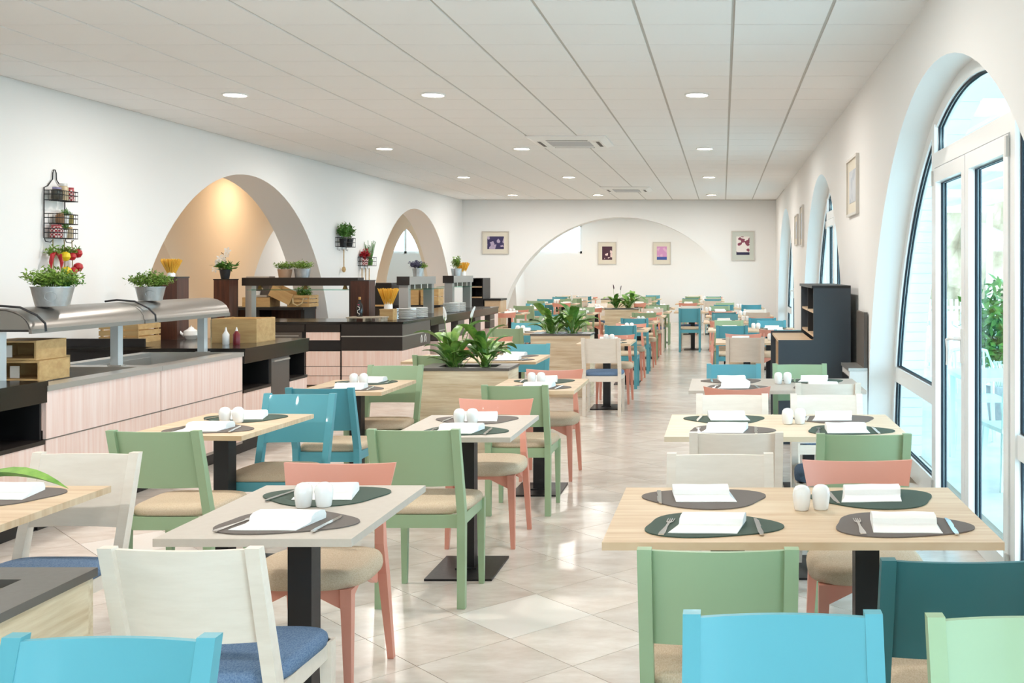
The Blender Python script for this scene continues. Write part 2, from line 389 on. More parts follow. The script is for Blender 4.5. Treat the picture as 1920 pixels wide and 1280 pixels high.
def chair_meshes():
    A = CH['A'] = []
    A.append(('seat', cushion(.415, .40, .428, .478)))
    bm = bmnew()
    bbox(bm, -.175, .175, -.205, -.185, .37, .43); bbox(bm, -.19, .19, .178, .2, .38, .43)
    for s in (-1, 1):
        lo, hi = sorted((s*.176, s*.198)); bbox(bm, lo, hi, -.19, .19, .378, .43)
    A.append(('seat_frame', mesh(bm, 'seat_frame', .003)))
    bm = bmnew(); N = 12; t = .014; rows = []
    for z in (.572, .70, .838):
        fr, bk = [], []
        for k in range(N+1):
            u = k/N*2-1; y = yback(z)+.004-.020*(1-u*u)
            fr.append(bm.verts.new((u*.172, y+t/2, z))); bk.append(bm.verts.new((u*.172, y-t/2, z)))
        rows.append((fr, bk))
    for (f0, b0), (f1, b1) in zip(rows, rows[1:]):
        for k in range(N):
            bm.faces.new((f0[k], f0[k+1], f1[k+1], f1[k])); bm.faces.new((b0[k], b1[k], b1[k+1], b0[k+1]))
        bm.faces.new((f0[0], f1[0], b1[0], b0[0])); bm.faces.new((f0[N], b0[N], b1[N], f1[N]))
    for (f, b) in (rows[0], rows[-1]):
        for k in range(N): bm.faces.new((f[k], b[k], b[k+1], f[k+1]))
    A.append(('backrest', mesh(bm, 'backrest', smooth=True)))
    for s in (-1, 1):
        bm = bmnew(); pts = [(-.222, 0), (-.190, 0), (-.178, .40), (-.182, .455), (yback(.845)+.012, .845), (yback(.845)-.020, .845), (-.226, .455), (-.222, .40)]
        lo, hi = sorted((s*.171, s*.208)); bprism(bm, pts, 'x', lo, hi)
        A.append(('leg', mesh(bm, 'rear_leg', .004, 2)))
    for s in (-1, 1):
        bm = bmnew(); btaper(bm, (s*.192, .186, 0), (.0125, .0125), (s*.19, .183, .43), (.019, .019))
        A.append(('leg', mesh(bm, 'front_leg', .003)))
    B = CH['B'] = []
    B.append(('seat', cushion(.445, .42, .405, .478, n=3.2, wf=1.02)))
    bm = bmnew()
    for ax in (0, 1):
        for s in (-1, 1):
            pts = [(-.165, .405), (.165, .405), (.165, .335), (.15, .335), (.05, .385), (-.05, .385), (-.15, .335), (-.165, .335)]
            lo, hi = sorted((s*.150, s*.172)); bprism(bm, pts, 'y' if ax else 'x', lo, hi)
    B.append(('seat_frame', mesh(bm, 'seat_frame')))
    bm = bmnew(); N = 16; rows = []; t = .016
    for i, z in enumerate((.69, .74, .792)):
        fr, bk = [], []
        for k in range(N+1):
            u = k/N*2-1; w = .205+.018*i/2; y = -.268-.012*i+.06*u*u
            zz = z-(.018*(1-u*u) if i == 2 else 0); fr.append(bm.verts.new((u*w, y+t/2, zz))); bk.append(bm.verts.new((u*w, y-t/2, zz)))
        rows.append((fr, bk))
    for (f0, b0), (f1, b1) in zip(rows, rows[1:]):
        for k in range(N):
            bm.faces.new((f0[k], f0[k+1], f1[k+1], f1[k])); bm.faces.new((b0[k], b1[k], b1[k+1], b0[k+1]))
        bm.faces.new((f0[0], f1[0], b1[0], b0[0])); bm.faces.new((f0[N], b0[N], b1[N], f1[N]))
    for (f, b) in (rows[0], rows[-1]):
        for k in range(N): bm.faces.new((f[k], b[k], b[k+1], f[k+1]))
    B.append(('backrest', mesh(bm, 'backrest', smooth=True)))
    for s in (-1, 1):
        bm = bmnew(); secs = [((s*.195, -.262, 0), .012, .013), ((s*.182, -.205, .36), .018, .021), ((s*.172, -.2, .48), .018, .02), ((s*.158, -.236, .62), .016, .014), ((s*.155, -.258, .735), .014, .006)]
        prev = None
        for c, hx, hy in secs:
            ring = [bm.verts.new((c[0]+a*hx, c[1]+b*hy, c[2])) for a, b in ((-1,-1),(1,-1),(1,1),(-1,1))]
            if prev:
                for k in range(4): bm.faces.new((prev[k], prev[(k+1) % 4], ring[(k+1) % 4], ring[k]))
            else: bm.faces.new(ring[::-1])
            prev = ring
        bm.faces.new(prev); B.append(('leg', mesh(bm, 'rear_leg', .004, 2)))
    for s in (-1, 1):
        bm = bmnew(); btaper(bm, (s*.185, .188, 0), (.0115, .0115), (s*.172, .170, .41), (.021, .021))
        B.append(('leg', mesh(bm, 'front_leg', .005, 2)))
chair_meshes()
CNAME = {'green': 'sage green wooden chair', 'blue': 'turquoise wooden chair', 'white': 'whitewashed wooden chair', 'teal': 'dark teal wooden chair', 'salmon': 'salmon pink chair'}
def chair(col, x, dtop, away, label, rz=0.):
    """dtop: depth of the top rail; away True = sitter looks to the back of the room"""
    t = 'B' if col == 'salmon' else 'A'
    off = .30 if t == 'B' else .315
    y = dtop+off if away else dtop-off
    o = thing('dining_chair', label, 'chair', (x, y, .0005), (0 if away else PI)+rz, 'dining chairs')
    for nm, me in CH[t]:
        m = PAINT[col]
        if nm == 'seat': m = DENIM if col == 'white' else BEIGE
        put(nm, me, m, o)
    return o

# ---------------------------------------------------------------- tables and what is laid on them
def top_mesh(w, d):
    bm = bmnew(); bbox(bm, -w/2, w/2, -d/2, d/2, .726, .75); return mesh(bm, 'tabletop', .0015)
TOPM = {w: top_mesh(w, .79) for w in (.6, 1.2)}
bm = bmnew(); bbox(bm, -.04, .04, -.04, .04, .012, .72); COLM = mesh(bm, 'column', .004)
bm = bmnew(); bbox(bm, -.17, .17, -.215, .215, 0, .011); bbox(bm, -.055, .055, -.055, .055, .011, .02); BASEM = mesh(bm, 'base_plate', .004)
bm = bmnew(); bbox(bm, -.16, .16, -.16, .16, .716, .726); BRKM = mesh(bm, 'top_bracket', .002)
TOPS = {'oak': (OAK, 'oak'), 'pale': (PALEOAK, 'pale oak'), 'grey': (GREYTOP, 'grey')}
def pebble(k):
    """organic placemat outline"""
    pts = []
    for i in range(48):
        t = 2*PI*i/48
        r = 1+.10*math.cos(3*t+.5+k)-.05*math.cos(2*t)
        pts.append((.225*r*math.cos(t), .152*r*math.sin(t)))
    return pts
PEB = []
for k in (0, .5):
    bm = bmnew(); bprism(bm, pebble(k), 'z', 0, .0035); PEB.append(mesh(bm, 'placemat', .0008))
def napkin_mesh(sk):
    bm = bmnew(); N = 6
    # side profile (y, z): flap lying to the front, folded roll at the back
    prof = [(-.092, .0005), (-.092, .003), (-.03, .007), (-.012, .012), (-.008, .03), (.008, .039), (.05, .040), (.072, .033), (.082, .016), (.080, .0005)]
    rings = []
    for k in range(N+1):
        u = k/N*2-1; ring = []
        for y, z in prof:
            w = .100+(.006 if y < -.05 else 0)
            ring.append(bm.verts.new((u*w+sk*y*(1 if y < 0 else .3), y+.002*math.sin(u*3), z*.86*(1+.03*math.sin(4*u+sk*9)))))
        rings.append(ring)
    n = len(prof)
    for A, B in zip(rings, rings[1:]):
        for i in range(n): bm.faces.new((A[i], A[(i+1) % n], B[(i+1) % n], B[i]))
    bm.faces.new(rings[0]); bm.faces.new(rings[-1][::-1])
    return mesh(bm, 'napkin', smooth=True, angle=.7)
NAPM = [napkin_mesh(s) for s in (.0, .25, -.25)]
def knife_mesh():
    bm = bmnew()
    pts = [(-.006, -.10), (.006, -.10), (.009, -.07), (.007, -.01), (.010, .0), (.011, .07), (.006, .10), (-.003, .11), (-.006, .0), (-.008, -.07)]
    bprism(bm, pts, 'z', .0005, .004); return mesh(bm, 'knife', .001)
def fork_mesh():
    bm = bmnew()
    pts = [(-.009, -.10), (.009, -.10), (.010, -.08), (.004, 0), (.004, .04), (.011, .055), (.012, .10), (.009, .10), (.008, .065), (.005, .065), (.0045, .10), (.0015, .10), (.001, .065), (-.001, .065), (-.0015, .10), (-.0045, .10), (-.005, .065), (-.008, .065), (-.009, .10), (-.012, .10), (-.011, .055), (-.004, .04), (-.004, 0), (-.010, -.08)]
    bprism(bm, pts, 'z', .0005, .004); return mesh(bm, 'fork')
KNIFE, FORK = knife_mesh(), fork_mesh()
bm = bmnew(); blathe(bm, [(0, 0), (.021, 0), (.025, .004), (.029, .03), (.031, .052), (.028, .070), (.020, .080), (.010, .084), (0, .085)], 24); SHAKE = mesh(bm, 'shaker', smooth=True, angle=1.0)
bm = bmnew()
for a in range(5): blathe(bm, [(0, .0), (.0016, 0), (.0016, .0006), (0, .0006)], 6, (.007*math.cos(a*1.257), .007*math.sin(a*1.257), .0832))
HOLES = mesh(bm, 'shaker_holes')
def place_setting(x, y, z, flip, mcol, lab, var, cut=True):
    """mat, napkin and cutlery; flip = seat on the side away from the viewer"""
    rz = PI if flip else 0
    r2 = rz+random.uniform(-.05, .05)
    tag(put('placemat', PEB[var % 2], MATGREEN if mcol == 'g' else MATGREY, None, (x, y, z), (0, 0, r2)), ('dark green' if mcol == 'g' else 'grey')+' placemat, '+lab, 'placemat', 'placemats')
    s = -1 if flip else 1; nz = z+.0035
    ny = y-.02*s+random.uniform(-.008, .008); nx = x+random.uniform(-.02, .02)
    tag(put('napkin', NAPM[var % 3], NAPKIN, None, (nx, ny, nz), (0, 0, random.uniform(-.06, .06))), 'folded white napkin, '+lab, 'napkin', 'napkins')
    if cut:
        k = put('knife', KNIFE, CUTLERY, None, (nx+s*.145, ny-.01, nz), (0, 0, rz+random.uniform(-.12, .25)*s)); tag(k, 'steel knife, '+lab, 'knife', 'knives')
        if var % 2 == 0:
            k = put('fork', FORK, CUTLERY, None, (nx-s*.142, ny-.01, nz), (0, 0, rz+random.uniform(-.25, .12)*s)); tag(k, 'steel fork, '+lab, 'fork', 'forks')
def shakers(x, y, z, lab):
    for i, dx in enumerate((-.033, .033)):
        o = put('shaker', SHAKE, CERAM, None, (x+dx, y+(.006 if i else -.004), z)); tag(o, 'egg-shaped white shaker, %s wall side of pair, ' % ('window' if i else 'counter')+lab, 'shaker', 'salt and pepper shakers')
        put('shaker_holes', HOLES, BLACK, o)
def ends_of(d): return ('end-wall end', 'back-arch end') if d > 24 else ('back-arch end', 'end away from back arch')
def table(x0, d0, w, top, anchor, mats, sx=None, detail=True, rz=0., depth=.79, halves=('aisle half', 'window half')):
    cx, cy = x0+w/2, d0+depth/2
    m, word = TOPS[top]
    t = thing('dining_table', '%s topped pedestal table, %s' % (word, anchor), 'table', (cx, cy, .0005), rz, 'dining tables')
    put('tabletop', TOPM[w], m, t)
    for px in ((0,) if w < 1 else (-.24, .24)):
        put('column', COLM, BLACK, t, (px, 0, 0)); put('base_plate', BASEM, BLACK, t, (px, 0, 0)); put('top_bracket', BRKM, BLACK, t, (px, 0, 0))
    z = .751
    ends = (('near', -.19, False), ('far', .2, True))
    k = 0
    for (ex, hx) in (((0, ''),) if w < 1 else ((-.3, halves[0]+', '), (.3, halves[1]+', '))):
        for (nm, ey, fl) in ends:
            mc = mats[k]; k += 1
            if mc == '-': continue
            v = Vector((ex+.02*(k % 2), ey, 0)); v.rotate(Matrix.Rotation(rz, 3, 'Z'))
            place_setting(cx+v.x, cy+v.y, z, fl, mc, anchor+', '+hx+ends_of(d0)[0 if fl else 1], k+int(abs(d0*3)), detail)
    shakers(cx+(.06 if w > 1 else (.02 if sx is None else sx)), cy+.03, z, anchor)
    return t
def seat_pair(col, x, dtop, away, anchor, half=''):
    return chair(col, x, dtop, away, '%s, %s%s, %s' % (CNAME[col], anchor, half, (('facing end wall', 'facing back arch') if dtop > 24.3 else ('facing back arch', 'turned from back arch'))[0 if away else 1]))

W3 = [('third window-side table before black cabinet'), ('second window-side table before black cabinet'), ('window-side table just before black cabinet')]
ORD = ['first', 'second', 'third', 'fourth', 'fifth', 'sixth', 'seventh', 'eighth', 'ninth']
# window side, before the black cabinet
AH, WHf = ', aisle half', ', window half'
table(-.36, 3.12, 1.2, 'oak', W3[0], 'gGGg'.replace('G', 'y'))
seat_pair('green', -.012, 2.70, True, W3[0], AH); seat_pair('teal', .60, 2.60, True, W3[0], WHf)
seat_pair('white', -.01, 4.1, False, W3[0], AH); seat_pair('salmon', .545, 4.32, False, W3[0], WHf)
table(-.285, 5.1, 1.2, 'pale', W3[1], 'yggy')
seat_pair('white', .06, 4.64, True, W3[1], AH); seat_pair('green', .62, 4.6, True, W3[1], WHf)
seat_pair('white', .055, 6.07, False, W3[1], AH); seat_pair('white', .60, 6.07, False, W3[1], WHf)
table(-.23, 7.06, 1.2, 'grey', W3[2], 'yyyg')
seat_pair('salmon', .095, 6.88, True, W3[2], AH); seat_pair('white', .67, 6.66, True, W3[2], WHf)
seat_pair('blue', .085, 8.04, False, W3[2], AH); seat_pair('green', .59, 8.04, False, W3[2], WHf)
# chairs of the next table towards the door, its top stands below the frame
chair('blue', .125, 2.19, False, 'turquoise wooden chair back to back with sage green chair of oak table')
chair('green', .63, 2.17, False, 'sage green wooden chair back to back with dark teal chair')
chair('blue', -1.195, 2.05, False, 'turquoise wooden chair back to back with whitewashed chair beside planter')
# counter side and aisle side, before the lily planter
CS = ['%s counter-side table before lily planter' % q for q in ('third', 'second', 'last')]
AS = ['%s aisle-side table before lily planter' % q for q in ('third', 'second', 'last')]
table(-2.90, 3.15, .6, 'oak', CS[0], 'yy', sx=-.1)
seat_pair('white', -2.50, 4.12, False, CS[0])
table(-1.72, 3.16, .6, 'grey', AS[0], 'yg', sx=.02)
seat_pair('white', -1.40, 2.71, True, AS[0]); seat_pair('salmon', -1.53, 4.26, False, AS[0])
table(-2.93, 5.14, .6, 'oak', CS[1], 'yg', sx=.02, rz=-.06)
seat_pair('green', -2.545, 4.69, True, CS[1]); seat_pair('blue', -2.46, 6.1, False, CS[1])
table(-1.63, 5.08, .6, 'grey', AS[1], 'gy', sx=-.02)
seat_pair('green', -1.395, 4.73, True, AS[1]); seat_pair('salmon', -1.36, 6.36, False, AS[1])
table(-2.87, 6.97, .6, 'oak', CS[2], 'yg', sx=.0)
seat_pair('blue', -2.46, 6.40, True, CS[2]); seat_pair('green', -2.475, 7.93, False, CS[2])
table(-1.6, 7.05, .6, 'oak', AS[2], 'yg', sx=-.03)
seat_pair('green', -1.30, 6.55, True, AS[2]); seat_pair('salmon', -1.31, 8.24, False, AS[2])
# past the lily planter
a = 'four-seat table just past lily planter'
table(-2.86, 9.3, 1.2, 'oak', a, 'yyyy', halves=('counter half', 'aisle half'))
seat_pair('green', -2.42, 8.88, True, a, ', counter half'); seat_pair('blue', -1.9, 10.27, False, a, ', aisle half'); seat_pair('salmon', -2.5, 10.4, False, a, ', counter half')
def far_row(word, x0, w, items, cut=False):
    for i, (d0, top, cols) in enumerate(items):
        a = word % ORD[i]
        table(x0 if not isinstance(x0, list) else x0[i], d0, w, top, a, 'ygyg' if i % 2 else 'gyyg', detail=cut or d0 < 13)
        xx = x0 if not isinstance(x0, list) else x0[i]
        if w < 1: pos = [(xx+.3+random.uniform(-.03, .03), '')]
        else: pos = [(xx+.32, AH), (xx+.9, WHf)]
        for k, (cx, hf) in enumerate(pos):
            n, f = cols[k]
            if n != '-': seat_pair(n, cx, d0-.46+(.1 if n == 'salmon' else 0), True, a, hf)
            if f != '-': seat_pair(f, cx+random.uniform(-.03, .03), d0+.79+(.36 if f == 'salmon' else .2), False, a, hf)
B_, G_, S_, W_ = 'blue', 'green', 'salmon', 'white'
far_row('%s counter-side table past lily planter', -3.0, .6, [(11.2, 'oak', [(S_, S_)]), (13.45, 'oak', [(G_, B_)]), (15.5, 'oak', [(G_, G_)]), (17.6, 'oak', [(B_, G_)]), (19.6, 'oak', [(G_, G_)]), (22.0, 'oak', [(S_, W_)])])
far_row('%s aisle-side table past lily planter', -1.62, .6, [(11.55, 'oak', [(W_, S_)]), (14.15, 'oak', [(B_, S_)]), (16.2, 'oak', [(B_, S_)]), (18.3, 'oak', [(G_, S_)]), (20.3, 'oak', [(W_, G_)]), (22.3, 'oak', [(G_, '-')])])
far_row('%s window-side table past black cabinet', [-.08, -.2, -.3, -.3, -.95, -.3], 1.2, [(11.7, 'oak', [(W_, S_), ('-', B_)]), (14.1, 'oak', [(B_, G_), (S_, B_)]), (16.3, 'oak', [(S_, B_), (B_, S_)]), (18.4, 'oak', [(B_, S_), (W_, W_)]), (20.35, 'oak', [(B_, W_), (S_, G_)]), (22.4, 'oak', [(B_, G_), (B_, S_)])])
far_row('%s table past buffet island', -4.35, .6, [(19.6, 'oak', [(S_, S_)]), (21.8, 'oak', [(G_, B_)])])
for r, (x0, w) in enumerate(((-4.75, 'left'), (-2.95, 'middle'), (-1.15, 'right'))):
    nm = ('counter-row', 'centre-row', 'window-row')[r]
    far_row('%s '+nm+' table beyond back arch', x0+.0, 1.2, [(25.3, 'oak', [(G_, B_), (S_, G_)] if r < 2 else [(S_, G_), (W_, B_)]), (27.5, 'oak', [(B_, S_), (W_, G_)] if r else [(S_, B_), (G_, W_)]), (29.5, 'pale', [(G_, W_), (B_, S_)] if r != 1 else [(S_, G_), (G_, B_)])])

# ---------------------------------------------------------------- planters with peace lilies
def leaf_mesh(L, W, droop, stem, seed):
    """one lily leaf: thin petiole, then a lance blade folded along the midrib; grows along +x, arches down"""
    rr = random.Random(seed); bm = bmnew(); n = 7; rings = []
    def pos(t):                                        # t 0..1 along the blade
        a = 1.15-droop*t; return a
    x, z = 0., 0.; path = []
    steps = 6
    for i in range(steps+1):
        path.append((x, z)); x += stem/steps*math.cos(1.25-.15*i/steps); z += stem/steps*math.sin(1.25-.15*i/steps)
    btube(bm, [(p[0], 0, p[1]) for p in path], [.004-.0015*i/steps for i in range(steps+1)], 4)
    x, z = path[-1]
    for i in range(n+1):
        t = i/n; w = W*math.sin(PI*min(1, t**.8))**.85*.5 if 0 < t < 1 else .001
        a = 1.1-droop*t
        nx, nz = -math.sin(a), math.cos(a)
        rings.append([bm.verts.new((x+nx*w*.35, -w, z+nz*w*.35)), bm.verts.new((x, 0, z)), bm.verts.new((x+nx*w*.35, w, z+nz*w*.35))])
        x += L/n*math.cos(a); z += L/n*math.sin(a)
    for A, B in zip(rings, rings[1:]):
        for k in range(2): bm.faces.new((A[k], A[k+1], B[k+1], B[k]))
    return mesh(bm, 'leaf', smooth=True, angle=2)
LEAVES = [leaf_mesh(.22, .085, 1.2, .14, 1), leaf_mesh(.25, .095, 1.5, .20, 2), leaf_mesh(.19, .07, .9, .09, 3), leaf_mesh(.28, .10, 1.55, .25, 4)]
bm = bmnew(); btube(bm, [(0,0,0), (.03,0,.15), (.05,0,.30), (.055,0,.40)], [.0035,.003,.0025,.002], 5)
FSTEM = mesh(bm, 'flower_stem')
bm = bmnew()
A = []
for i in range(7):
    t = i/6; w = .015*math.sin(PI*min(1, t**.7))**.8 if 0 < t < 1 else .001
    A.append([bm.verts.new((.055+.010*t-.012, -w, .39+.085*t)), bm.verts.new((.055+.010*t, 0, .39+.085*t)), bm.verts.new((.055+.010*t-.012, w, .39+.085*t))])
for a_, b_ in zip(A, A[1:]):
    for k in range(2): bm.faces.new((a_[k], a_[k+1], b_[k+1], b_[k]))
btube(bm, [(.052, 0, .40), (.05, 0, .44)], .004, 6)
SPATHE = mesh(bm, 'flower', smooth=True, angle=2)
PURPLE = mat('dark_bract', '#4a2d3a', .5)
def lily(x, y, z, s, label, n=26, flowers=0, seed=0, dark=False):
    rr = random.Random(seed); t = thing('peace_lily', label, 'plant', (x, y, z), rr.uniform(0, 6), 'plants in the planters')
    for i in range(n):
        me = LEAVES[rr.choice((0, 0, 1, 1, 2, 2, 3))]
        o = put('leaf', me, LEAFD if rr.random() < .4 else LEAF, t, (rr.uniform(-.02, .02), rr.uniform(-.02, .02), -.01), (rr.uniform(-.2, .2), rr.uniform(-.4, .4), i*2.4+rr.uniform(-.3, .3)))
        k = s*rr.uniform(.75, 1.1); o.scale = (k, k, k)
    for i in range(flowers):
        rot = (rr.uniform(-.1, .1), rr.uniform(-.1, .25), i*2.1+rr.uniform(0, 1)); k = s*rr.uniform(1., 1.25)
        a_ = put('flower_stem', FSTEM, STEMM, t, (0, 0, 0), rot); b_ = put('flower', SPATHE, PURPLE if dark else CERAM, t, (0, 0, 0), rot)
        a_.scale = b_.scale = (k, k, k)
    return t
PZ = .78
def planter(x0, x1, y0, y1, label, h=PZ):
    t = thing('planter', label, 'planter', ((x0+x1)/2, (y0+y1)/2, .0005), 0, 'tall oak planters')
    w, d = (x1-x0)/2, (y1-y0)/2
    for nm, b in (('side_panel', (-w, w, -d, -d+.02, 0, h-.022)), ('side_panel', (-w, w, d-.02, d, 0, h-.022)), ('end_panel', (-w, -w+.02, -d+.02, d-.02, 0, h-.022)), ('end_panel', (w-.02, w, -d+.02, d-.02, 0, h-.022))):
        boxo(nm, b, PLANTEND if nm == 'end_panel' else PLANTOAK, t)
    bm = bmnew(); e = .008; m_ = .10
    bbox(bm, -w-e, w+e, -d-e, -d+m_, h-.022, h); bbox(bm, -w-e, w+e, d-m_, d+e, h-.022, h)
    bbox(bm, -w-e, -w+m_+.02, -d+m_, d-m_, h-.022, h); bbox(bm, w-m_-.02, w+e, -d+m_, d-m_, h-.022, h)
    obj('rim', bm, GREYPANEL if False else mat('anthracite_rim', '#615b55', .32), t)
    boxo('soil', (-w+.02, w-.02, -d+.02, d-.02, h-.12, h-.05), SOIL, t)
    return t
planter(-2.36, -1.65, 2.30, 2.745, 'oak planter with anthracite rim beside third counter-side table')
planter(-2.425, -1.715, 8.37, 8.80, 'oak planter holding two white-flowering peace lilies')
planter(-2.36, -1.63, 12.87, 13.3, 'oak planter standing next past the planter with white-flowering lilies')
planter(-2.42, -1.73, 21.5, 21.95, 'oak planter with dark-bracted plants near the back arch')
planter(-2.84, -2.1, 24.44, 24.8, 'taller oak planter beyond the back arch', .9)
lily(-2.20, 2.50, PZ-.05, .8, 'leafy plant in planter beside third counter-side table', 16, 0, 11)
lily(-2.20, 8.58, PZ-.05, 1.0, 'peace lily with three white flowers in lily planter', 34, 3, 4)
lily(-1.95, 8.58, PZ-.05, 1.0, 'peace lily without flowers beside its flowering neighbour', 32, 0, 9)
lily(-2.13, 13.08, PZ-.05, 1.05, 'peace lily on counter side of planter next past lily planter', 28, 0, 21)
lily(-1.88, 13.08, PZ-.05, 1.1, 'peace lily on aisle side of planter next past lily planter', 28, 1, 33)
lily(-2.2, 21.72, PZ-.05, 1.05, 'plant with dark bracts on counter side of planter near back arch', 22, 2, 5, True)
lily(-1.95, 21.72, PZ-.05, 1.1, 'plant on aisle side of planter near back arch', 24, 0, 6)
lf = [c for c in bpy.data.objects if c.name.startswith('peace_lily')][0]
bm = bmnew(); btube(bm, [(0, 0, 0), (.12, 0, .17), (.26, 0, .27), (.40, 0, .325)], [.005, .004, .003, .002], 5); rows = []
for k in range(9):
    t_ = k/8; w_ = .033*math.sin(PI*min(1, t_**.75))**.9 if 0 < t_ < 1 else .001; x_ = .39+.24*t_; z_ = .322+.075*t_-.09*t_*t_
    rows.append([bm.verts.new((x_, -w_, z_+w_*.5)), bm.verts.new((x_, 0, z_)), bm.verts.new((x_, w_, z_+w_*.5))])
for a_, b_ in zip(rows, rows[1:]):
    for k in range(2): bm.faces.new((a_[k], a_[k+1], b_[k+1], b_[k]))
obj('leaf', bm, LEAF, lf, smooth=True, loc=(0, 0, 0), rot=(0, 0, -lf.rotation_euler.z+.02))

# ---------------------------------------------------------------- black stepped cabinet by the right wall
NAVY = mat('navy_laminate', '#3a424b', .45)
c = thing('shelf_cabinet', 'black stepped cabinet with oak-lined open shelves against right wall', 'cabinet', (0, 0, .0005))
def pr(name, pts, y0, y1, m):
    bm = bmnew(); bprism(bm, pts, 'y', y0, y1); return obj(name, bm, m, c)
step = [(.50, 0), (1.15, 0), (1.15, 1.40), (.815, 1.40), (.815, .935), (.50, .935)]
pr('side_panel', step, 9.40, 9.425, NAVY); pr('side_panel', step, 10.87, 10.895, NAVY)
boxo('back_panel', (1.13, 1.15, 9.425, 10.87, 0, 1.40), BLACK, c)
boxo('top_board', (.80, 1.15, 9.40, 10.895, 1.40, 1.425), BLACK, c); boxo('counter_board', (.515, .83, 9.425, 10.87, .895, .915), OAK, c)
for z in (1.17, .955): boxo('shelf', (.825, 1.13, 9.425, 10.87, z, z+.02), OAK, c)
for z in (.05, .45): boxo('shelf', (.515, 1.13, 9.425, 10.87, z, z+.02), OAK, c)
boxo('divider', (.515, 1.13, 10.13, 10.15, .07, .895), OAK, c)
boxo('divider', (.825, 1.13, 10.13, 10.15, .975, 1.40), BLACK, c)
# heater, and a dark panel standing in for shade on the wall
h = thing('wall_heater', 'white slotted heater unit beside the black cabinet', 'heater', (0, 0, .0005))
boxo('body', (1.06, 1.21, 8.75, 9.28, .05, .72), PVC, h, .006); boxo('top_grille', (1.05, 1.21, 8.74, 9.29, .72, .745), STEEL, h)
for z in (.15, .36, .57): boxo('slot', (1.052, 1.062, 8.80, 9.23, z, z+.1), BLACK, h)
for y in (8.80, 9.20): boxo('foot', (1.08, 1.19, y, y+.04, 0, .05), PVC, h)
p = thing('shade_panel', 'dark grey panel standing in for wall shade above white heater', 'panel', (1.195, 9.01, .7455))
boxo('shade_sheet', (-.012, .014, -.25, .25, 0, .46), mat('wall_shade_grey', '#6a625b', .5), p); boxo('edge_strip', (-.014, .016, -.255, -.25, 0, .465), GREYPANEL, p)

# ---------------------------------------------------------------- pictures
def art(name, cols, sc, seed):
    m, nt, b = base_mat(name)
    tc = nt.nodes.new('ShaderNodeTexCoord'); mp = nt.nodes.new('ShaderNodeMapping'); mp.inputs['Location'].default_value = (seed, seed*2, seed*3)
    vo = nt.nodes.new('ShaderNodeTexVoronoi'); vo.inputs['Scale'].default_value = sc; nz = nt.nodes.new('ShaderNodeTexNoise'); nz.inputs['Scale'].default_value = sc*.6
    cr = nt.nodes.new('ShaderNodeValToRGB'); cr.color_ramp.interpolation = 'CONSTANT'
    for i, h_ in enumerate(cols):
        e = cr.color_ramp.elements[i] if i < 2 else cr.color_ramp.elements.new(0)
        e.position = i/len(cols); e.color = lin(h_)
    nt.links.new(tc.outputs['Object'], mp.inputs['Vector']); nt.links.new(mp.outputs[0], vo.inputs['Vector'])
    sep = nt.nodes.new('ShaderNodeSeparateColor'); nt.links.new(vo.outputs['Color'], sep.inputs[0])
    nt.links.new(sep.outputs[0], cr.inputs[0]); nt.links.new(cr.outputs[0], b.inputs['Base Color']); b.inputs['Roughness'].default_value = .4
    return m
FRAME = mat('silver_frame', '#d3ccc2', .35, metal=.25)
PAPER = mat('picture_mat_cream', '#e4dccb', .8)
def picture(label, cx, y, cz, w, h, aw, ah, am, side=None, extra=None, paper=PAPER):
    """frame on a wall facing -y; side: on the right wall facing -x"""
    t = thing('framed_picture', label, 'picture', (cx, y, cz), -PI/2 if side else 0, 'framed pictures')
    bm = bmnew(); f = .022
    bbox(bm, -w/2, w/2, -.03, 0, -h/2, -h/2+f); bbox(bm, -w/2, w/2, -.03, 0, h/2-f, h/2)
    bbox(bm, -w/2, -w/2+f, -.03, 0, -h/2+f, h/2-f); bbox(bm, w/2-f, w/2, -.03, 0, -h/2+f, h/2-f)
    obj('frame', bm, FRAME, t, .002)
    boxo('mount', (-w/2+f, w/2-f, -.014, -.002, -h/2+f, h/2-f), paper, t)
    boxo('print', (-aw/2, aw/2, -.017, -.0145, -ah/2, ah/2), am, t)
    if extra: boxo('print_band', (-aw/2, aw/2, -.019, -.0172, -ah/2, -ah/2+extra[1]), mat(*extra[0]), t)
K = YB/F
def PX(px, d): return (px-VX)*d/F
def PZz(py, d): return H-(py-VY)*d/F
picture('framed violet interior print on the wall left of the back arch', PX(929.5, YB), YB-.001, PZz(455, YB), .62, .53, .38, .29, art('violet_print', ['#3d3560', '#8a83b4', '#5a4f86', '#b9a8c0', '#2f2848'], 14, 3))
picture('framed blue and red print on the wall right of the back arch', PX(1393, YB), YB-.001, PZz(460.5, YB), .53, .68, .30, .42, art('blue_red_print', ['#f2e9e4', '#cf5a66', '#5b74b4', '#e8b9b0', '#8a3f55', '#f6efe9'], 16, 5), extra=(('navy_band', '#2c2a4a'), .06), paper=mat('picture_mat_grey', '#cfd2c8', .8))
picture('framed red and black print in the room beyond the back arch', PX(1138.5, YE), YE-.001, PZz(474.5, YE), .56, .68, .30, .40, art('red_black_print', ['#4a2638', '#d8909c', '#6c3550', '#f0d4cf', '#9c4058'], 15, 8))
picture('framed pink and blue print in the room beyond the back arch', PX(1241, YE), YE-.001, PZz(474.5, YE), .54, .68, .30, .40, art('pink_print', ['#d79ac8', '#c07fbd', '#e3b5cf', '#b98ad0'], 12, 2), extra=(('blue_band', '#3d57a4'), .09))
ga = art('grey_print', ['#b9bcc0', '#d3d3d0', '#9fa6b0', '#e2dfda'], 10, 7)
picture('framed grey print on the right wall above the heater', XR-.001, 9.72, 2.34, .74, .54, .46, .3, ga, side=True)
